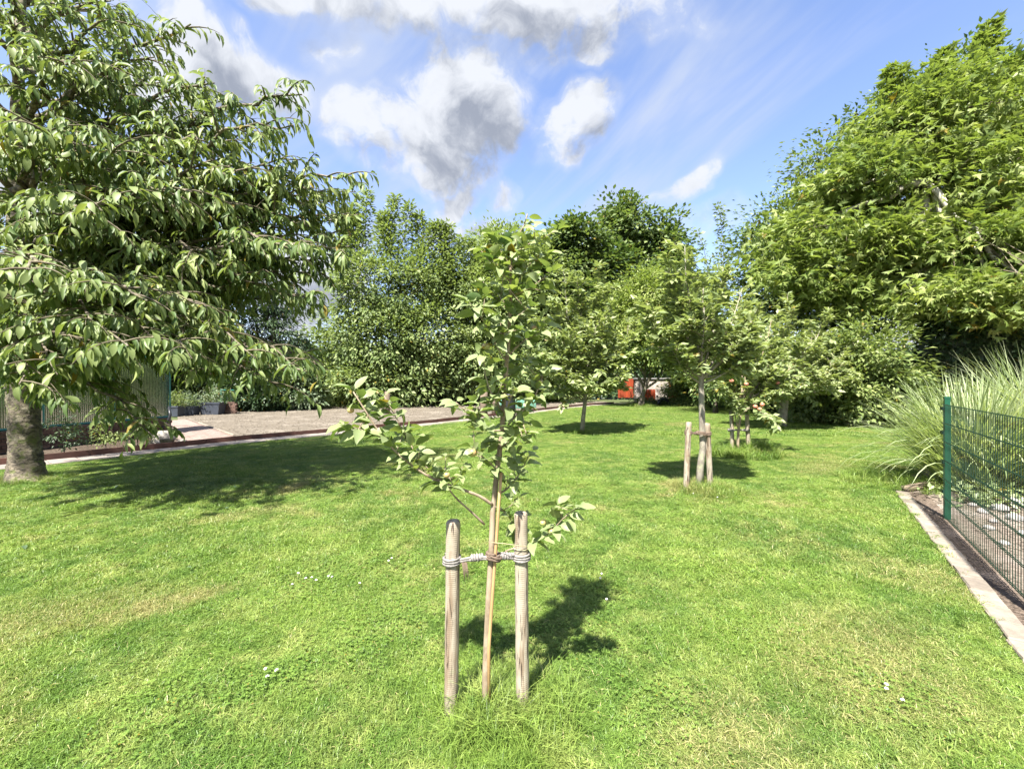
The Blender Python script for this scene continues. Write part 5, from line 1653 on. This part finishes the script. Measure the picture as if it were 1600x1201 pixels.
SP = [tuple(K0 - KD * 1.2 + KN * 0.15), tuple(KEND + KN * 0.15), tuple(KEND + KN * 0.36), tuple(K0 - KD * 1.2 + KN * 0.36)]
chips('bark_mulch', SP, 2600, .006, .018, M['mulch'], 'brown bark mulch between pale kerb and wire fence', 1)
chips('gravel', [(2.6, 1.2), (5.0, 4.8), (6.6, 6.4), (9.5, 8.5), (9.5, 3.5), (5.0, 1.2)], 9000, .008, .028, M['gravel_bed'], 'loose pinkish gravel and clods on the bed behind the wire fence', 2)
chips('soil_clods', PLOT, 9000, .02, .06, M['soil_plot'], 'clods of dry soil on the bare plot', 3)

# ------------------------------------------------------------------ greenhouse on a low brick base
GC = np.array((-9.75, 12.3)); GD = np.array((-0.24, -1.0)); GD /= np.linalg.norm(GD); GN = np.array((GD[1], -GD[0]))   # along the front, into the house
gh = empty('greenhouse', (GC[0], GC[1], 0), 'green framed greenhouse with ribbed glazing on a low brick base behind the cherry', 'greenhouse')
GLEN = 5.6; GW = 2.6; BH = 0.46


def g2(u, w):
    return GC + GD * u + GN * w


angf = math.atan2(GD[1], GD[0]); angs = math.atan2(GN[1], GN[0])
c = g2(GLEN / 2, .06)
m = MB(); m.box((c[0], c[1], BH / 2), (GLEN, 0.10, BH - .01), angf)
c = g2(0.06, GW / 2); m.box((c[0], c[1], BH / 2), (GW, 0.10, BH - .012), angs)
m.build('base_wall', M['mortar'], gh)
wm = MB(); wm.box((0, 0, 0), (0.215, 0.05, 0.063)); wme = wm.mesh('brick', M['brick'])
cnt = 0
for row in range(6):
    for k in range(-1, int(GLEN / 0.227)):
        u = 0.12 + k * 0.227 + (0.113 if row % 2 else 0)
        if u < 0.1 or u > GLEN - .1: continue
        c = g2(u, 0.0)
        o = bpy.data.objects.new('brick', wme); link(o, gh); o.location = (c[0] - GC[0], c[1] - GC[1], 0.04 + row * 0.075); o.rotation_euler = (0, 0, angf); cnt += 1
    for k in range(0, int(GW / 0.227)):
        u = 0.12 + k * 0.227 + (0.113 if row % 2 else 0)
        if u > GW - .1: continue
        c = g2(-0.005, u)
        o = bpy.data.objects.new('brick', wme); link(o, gh); o.location = (c[0] - GC[0], c[1] - GC[1], 0.04 + row * 0.075); o.rotation_euler = (0, 0, angs); cnt += 1
EH = 2.15; RH = 2.85


def gtube(a, b, r, nm='frame_bar'):
    m = MB(); m.tube([a, b], r, 4); return m.build(nm, M['teal_metal'], gh)


def g3(u, w, z):
    q = g2(u, w); return np.array((q[0], q[1], z))


for k in range(5):
    u = k * GLEN / 4
    gtube(g3(u, .06, BH), g3(u, .06, EH), .026)
    gtube(g3(u, .06, EH), g3(u, GW / 2, RH), .024)
    gtube(g3(u, GW, EH), g3(u, GW / 2, RH), .024)
    if k in (0, 4): gtube(g3(u, GW, 0), g3(u, GW, EH), .026)
for (z, w) in ((BH + .02, .06), (EH, .06), (RH, GW / 2), (EH, GW)):
    gtube(g3(0, w, z), g3(GLEN, w, z), .028, 'rail')
for k in range(4):
    u0 = k * GLEN / 4 + .03; u1 = (k + 1) * GLEN / 4 - .03
    for lo, hi, nm in (((.07, BH + .04), (.07, EH - .03), 'pane'), ((.07, EH + .03), (GW / 2 - .02, RH - .02), 'roof_pane')):
        a = g3(u0, lo[0], lo[1]); b = g3(u1, lo[0], lo[1]); cc = g3(u1, hi[0], hi[1]); dd_ = g3(u0, hi[0], hi[1])
        nrm = np.cross(b - a, dd_ - a); nrm = nrm / np.linalg.norm(nrm) * 0.008
        m = MB(); m.add([a, b, cc, dd_, a + nrm, b + nrm, cc + nrm, dd_ + nrm], [(0, 1, 2, 3), (7, 6, 5, 4), (0, 4, 5, 1), (1, 5, 6, 2), (2, 6, 7, 3), (3, 7, 4, 0)])
        m.build(nm, M['glass'], gh)
# hose from the corner
m = MB(); hp = [P(264, 636, 12.1), P(266, 648, 12.0), P(262, 660, 12.0), P(254, 668, 12.0), P(248, 677, 11.9)]
m.tube(np.array([np.array(h) for h in hp]), .035, 8)
o = m.build('garden_hose', M['black'], None, True, origin=tuple(hp[0])); tag(o, 'black hose curving down over the greenhouse brick corner', 'hose')

# bed plants under the cherry
for i, (px, py, s, mt, lab) in enumerate([(100, 712, .5, 'leaf_dark', 'dark stemmed bed plant just right of the thick cherry trunk'), (165, 702, .35, 'leaf_shrub', 'low bed plant in the middle of the flower bed'),
                                          (215, 696, .3, 'leaf_shrub', 'low bed plant nearest the rocks')]):
    c = G(px, py)
    cloud_tree('bed_plant', lab, 'plant', (c.x, c.y, 0), s * 1.3, 0.014, [((c.x, c.y, s * 1.2), (s * .6, s * .6, s * .8)), ((c.x + .2, c.y, s * .8), (s * .5, s * .5, s * .5))], 26, 26, .06, 'simple', mt, 'bark', 120 + i, csize=.12, group='plants in the flower bed')


# planters --------------------------------------------------------------------
def planter(px, py, w, dd, h, label, mt, seed, plant=True):
    c = G(px, py)
    root = empty('planter', c, label, 'planter', 'planters beside the soil plot')
    m = MB()

    def ring(a, b, z): return [(-a, -b, z), (a, -b, z), (a, b, z), (-a, b, z)]
    a, b = w / 2, dd / 2
    v = ring(a * .82, b * .82, 0) + ring(a * .97, b * .97, h - .07) + ring(a * 1.05, b * 1.07, h - .07) + ring(a * 1.05, b * 1.07, h) + ring(a * .93, b * .93, h) + ring(a * .92, b * .92, h - .06)
    f = [(3, 2, 1, 0)]
    for L_ in range(5):
        for k in range(4):
            f.append((L_ * 4 + k, L_ * 4 + (k + 1) % 4, L_ * 4 + 4 + (k + 1) % 4, L_ * 4 + 4 + k))
    m.add(np.array(v) + np.array(c), f); m.build('tub', M['planter'], root)
    m = MB(); m.add(np.array(ring(a * .92, b * .92, h - .055)) + np.array(c), [(0, 1, 2, 3)]); m.build('soil', M['soil'], root)
    if plant:
        rng = np.random.default_rng(seed); n = 520
        pos = np.array((c.x, c.y, h + .22)) + rng.normal(size=(n, 3)) * (w * .36, dd * .3, .2)
        pos[:, 2] = np.maximum(pos[:, 2], h - .02)
        me = leaves_mesh('foliage', pos, norm(rng.normal(size=(n, 3)) + (0, 0, .3)), norm(rng.normal(size=(n, 3)) * .5 + (0, 0, 1)), .13, .035, 'simple', M[mt], rng, origin=c)
        link(bpy.data.objects.new('foliage', me), root)
        sm = MB()
        for _ in range(12):
            p = pos[rng.integers(0, n)]; sm.tube([(c.x + rng.normal() * .1, c.y, h - .05), (p[0], p[1], p[2])], .006, 4)
        sm.build('stem', M['twig'], root)


planter(332, 647, .95, .5, .55, 'larger grey rectangular planter with bushy green plant', 'leaf_grey', 1)
planter(298, 648, .6, .45, .4, 'smaller dark planter with silvery plant beside the larger one', 'leaf_grey', 2)
planter(275, 650, .5, .45, .45, 'dark planter half hidden behind the greenhouse corner', 'leaf_shrub', 3)
# cold frame
c = G(357, 646)
cf = empty('cold_frame', c, 'small brick cold frame with upright glass beside the larger planter', 'cold frame')
for r_ in range(7):
    for k in range(3):
        m = MB(); m.box((c.x - .22 + k * .23 + (.05 if r_ % 2 else 0), c.y, .04 + r_ * .078), (.22, .12, .068)); m.build('brick', M['brick'], cf)
m = MB(); m.box((c.x, c.y, .82), (.62, .012, .46)); m.build('pane', M['glass'], cf)
m = MB()
for x in (-.33, .33): m.box((c.x + x, c.y, .55), (.03, .05, 1.1))
m.box((c.x, c.y, 1.09), (.63, .045, .03)); m.build('frame', M['teal_metal'], cf)

# posts in the plot ------------------------------------------------------------
def gpost(px, py, top, r, label, mat='old_wood'):
    c = G(px, py); t = CH - (top - HY) / F * c.y
    m = MB(); m.tube([(c.x, c.y, -.1), (c.x, c.y, t * .5), (c.x + .01, c.y, t), (c.x + .01, c.y, t + .02)], [r, r, r * .97, r * .8], 12)
    o = m.build('wooden_post', M[mat], None, True, origin=c); tag(o, label, 'post', 'posts in the soil plot')


gpost(605, 646, 612, .13, 'thick brown post standing alone in the soil plot')
gpost(756, 650, 612, .16, 'brown post behind the nearest sapling where the plot meets the lawn')
gpost(772, 649, 620, .11, 'slimmer brown post close beside the one behind the nearest sapling')
# dark barrel behind the sapling trunk
c = G(796, 655)
m = MB(); pr = [(0, .20), (.05, .22), (.35, .25), (.65, .235), (.93, .22), (.95, .235), (.98, .235), (.99, .2)]
m.tube([(c.x, c.y, z) for z, _ in pr], [r for _, r in pr], 20)
o = m.build('water_butt', M['black'], None, True, origin=c); tag(o, 'black barrel standing behind the nearest sapling stem', 'barrel')
# teal netting over a frame
nt = empty('garden_netting', (0.2, 23.5, 0), 'low teal netting tunnel beyond the path behind the nearest sapling', 'netting')
m = MB()
V = []; Fc = []; nx = 14; ny = 7
for i in range(nx):
    for j in range(ny):
        a = math.pi * j / (ny - 1); x = -1.6 + i * 0.28; wv = 0.04 * math.sin(i * 1.7 + j)
        V.append((0.1 + x * .55 + 0.15 * math.cos(a), 23.6 - 0.4 * math.cos(a) + x * .55, 0.5 * math.sin(a) * (1 + wv) + .01))
for i in range(nx - 1):
    for j in range(ny - 1):
        Fc.append((i * ny + j, (i + 1) * ny + j, (i + 1) * ny + j + 1, i * ny + j + 1))
m.add(V, Fc); m.build('net', M['teal_net'], nt, True)
for i in range(0, nx, 3):
    m = MB(); m.tube([np.array(V[i * ny + j]) + (0, 0, .012) for j in range(ny)], .012, 5); m.build('hoop', M['twig_pale'], nt)

# ------------------------------------------------------------------ far wall with orange boards
wy = 30.5
wall = empty('garden_wall', (P(1023, 600, wy).x, wy, 0), 'low pale brick wall with grey coping and orange board panels at the path end', 'wall')
x0 = P(992, 600, wy).x; x1 = P(1050, 600, wy).x; hw = CH + (HY - 592) / F * wy
m = MB(); m.box(((x0 + x1) / 2, wy + .12, hw / 2), (x1 - x0, .18, hw)); m.build('core', M['mortar'], wall)
bm_ = MB(); bm_.box((0, 0, 0), (.235, .06, .105)); bme = bm_.mesh('brick', M['white_brick'])
nrow = int(hw / .12); ncol = int((x1 - x0) / .245)
cn = 0
for r_ in range(nrow):
    for k in range(ncol):
        x = x0 + .12 + k * .245 + (.06 if r_ % 2 else -.0)
        if x > x1 - .1: continue
        o = bpy.data.objects.new('brick', bme); link(o, wall); o.location = (x - wall.location.x, 0.0, .06 + r_ * .12); cn += 1
m = MB(); m.box(((x0 + x1) / 2, wy + .1, hw + .04), (x1 - x0 + .2, .45, .08)); m.build('coping', M['roof_grey'], wall)
bd = MB(); bd.box((0, 0, 0), (.17, .03, 1.35)); bdm = bd.mesh('board', M['orange_wood'])
xl = P(968, 600, wy).x
k = 0
xx = xl
while xx < x0 - .08:
    o = bpy.data.objects.new('board', bdm); link(o, wall); o.location = (xx - wall.location.x, 0.1 + (k % 2) * .015, .98); xx += .185; k += 1
m = MB(); m.box(((xl + x0) / 2, wy + .16, .5), (x0 - xl, .05, .1)); m.box(((xl + x0) / 2, wy + .16, 1.45), (x0 - xl, .05, .1)); m.build('board_rail', M['orange_wood'], wall)
for k in range(5):
    o = bpy.data.objects.new('board', bdm); link(o, wall); o.location = (P(1046, 600, wy).x + k * .185 - wall.location.x, -.08, 1.0)
for k in range(4):
    o = bpy.data.objects.new('board', bdm); link(o, wall); o.location = (P(1009, 600, wy).x + k * .185 - wall.location.x, -.10, .5); o.scale = (1, 1, .6)
# dark arch (old half buried tyre)
c = P(1037, 630, 26.5)
m = MB(); pts = []
for i in range(13):
    a = math.pi * i / 12; pts.append((c.x + math.cos(a) * .33, 26.5, .05 + math.sin(a) * .33))
m.tube(pts, .11, 8)
o = m.build('old_tyre', M['black'], None, True, origin=(c.x, 26.5, 0)); tag(o, 'half buried dark tyre arch in the ground cover before the pale wall', 'tyre')

# ------------------------------------------------------------------ clover patches: many small round leaves in the turf
rng = np.random.default_rng(57)
cp = []
for (px, py, rad, n) in [(490, 915, .30, 900), (425, 1065, .16, 350), (600, 880, .2, 350), (640, 960, .35, 700), (560, 1010, .22, 400), (900, 1010, .3, 500), (945, 925, .2, 350), (1390, 1090, .2, 350), (1100, 778, .55, 900), (1020, 1100, .2, 300), (250, 1120, .25, 500), (1180, 980, .25, 300)]:
    n = n // 2; c = G(px, py); r = rng.normal(size=(n, 2)) * rad * .7
    cp.append(np.stack([c.x + r[:, 0], c.y + r[:, 1], rng.uniform(.02, .042, n)], 1))
cp = np.concatenate(cp); n = len(cp)
tri = np.repeat(cp, 3, 0); a = np.repeat(rng.random(n) * 6.28, 3) + np.tile((0, 2.09, 4.19), n)
me = leaves_mesh('clover', tri, np.stack([np.cos(a), np.sin(a), np.full(3 * n, .12)], 1), np.tile((0, 0, 1.0), (3 * n, 1)) + rng.normal(size=(3 * n, 3)) * .12, 0.0105, 0.0115, 'quad', M['leaf_clover'], rng)
tag(link(bpy.data.objects.new('clover', me)), 'small round clover leaves growing in patches through the lawn', 'clover', kind='stuff')

# ------------------------------------------------------------------ small things on the lawn
def clover_label(px, py):
    if px < 530 and py < 1000 and px < 475: return 'white clover flower head at the left end of the loose row in the open lawn'
    if px < 530 and py < 1000: return 'white clover flower head in the loose row left of the nearest stakes'
    if px < 530: return 'white clover flower head in the small trio low on the left of the lawn'
    if px < 700: return 'single white clover flower head close behind the lower nearest stake'
    if px < 1000: return 'white clover flower head right of the taller nearest stake'
    if px > 1300: return 'white clover flower head in the open lawn near the pale kerb'
    return 'white clover flower head in the long grass at the feet of the forked staked tree'


def clover(px, py, seed):
    rng = np.random.default_rng(seed)
    c = G(px, py)
    m = MB(); h = .045
    m.tube([(c.x, c.y, 0), (c.x + .003, c.y, h)], .001, 4)
    root = empty('clover_flower', c, clover_label(px, py), 'flower', 'white clover flowers in the lawn')
    m.build('stem', M['leaf_shrub'], root)
    m = MB()
    for _ in range(26):
        d = rng.normal(size=3); d /= np.linalg.norm(d); d[2] = abs(d[2]) * 1.0 - .2
        p = np.array((c.x, c.y, h))
        m.tube([p + d * .003, p + d * .009], [.0022, .001], 4)
    m.build('flower_head', M['white'], root)


for i, (px, py) in enumerate([(457, 922), (478, 912), (487, 911), (494, 915), (513, 909), (519, 910), (466, 904), (415, 1058), (432, 1060), (418, 1070), (940, 905), (938, 912), (948, 946), (1385, 1083), (1385, 1090), (1410, 1108),
                              (1118, 772), (1124, 776), (1121, 782), (1083, 776), (1140, 770), (607, 884), (612, 880), (562, 920)]):
    clover(px, py, i)
LEAFL = ['largest pale fallen leaf lying in the shade of the cherry tree', 'small fallen leaf just right of the cherry trunk', 'longer fallen leaf a little right of the cherry trunk', 'fallen leaf beside the slab strip near the cherry trunk',
         'fallen leaf right of the largest one in the shade', 'fallen leaf at the near edge of the cherry shade', 'fallen leaf nearest the left picture edge', 'fallen leaf below the tip of the nearest sapling branch',
         'tiny fallen leaf in front of the largest one', 'fallen leaf on the lawn below the brick paving', 'fallen leaf alone in the sunny lawn before the shade', 'fallen leaf under the low long branch of the nearest sapling', 'fallen leaf by the slab strip before the soil plot']
fl = single_leaf_meshes('fallen_leaf', .5, M['leaf_grey'], 3, 5)
for i, (px, py, s) in enumerate([(362, 765, .11), (155, 754, .07), (185, 762, .09), (225, 717, .1), (390, 784, .06), (130, 812, .07), (35, 860, .08), (545, 716, .08), (350, 800, .05), (430, 700, .07), (300, 895, .045), (575, 735, .06), (480, 705, .05)]):
    c = G(px, py)
    o = link(bpy.data.objects.new('fallen_leaf', fl[i % 3])); o.location = (c.x, c.y, .045); o.scale = (s,) * 3; o.rotation_euler = (rngp.uniform(-.3, .3), rngp.uniform(-.2, .2), rngp.uniform(0, 6.28))
    tag(o, LEAFL[i], 'leaf', 'fallen leaves on the lawn')
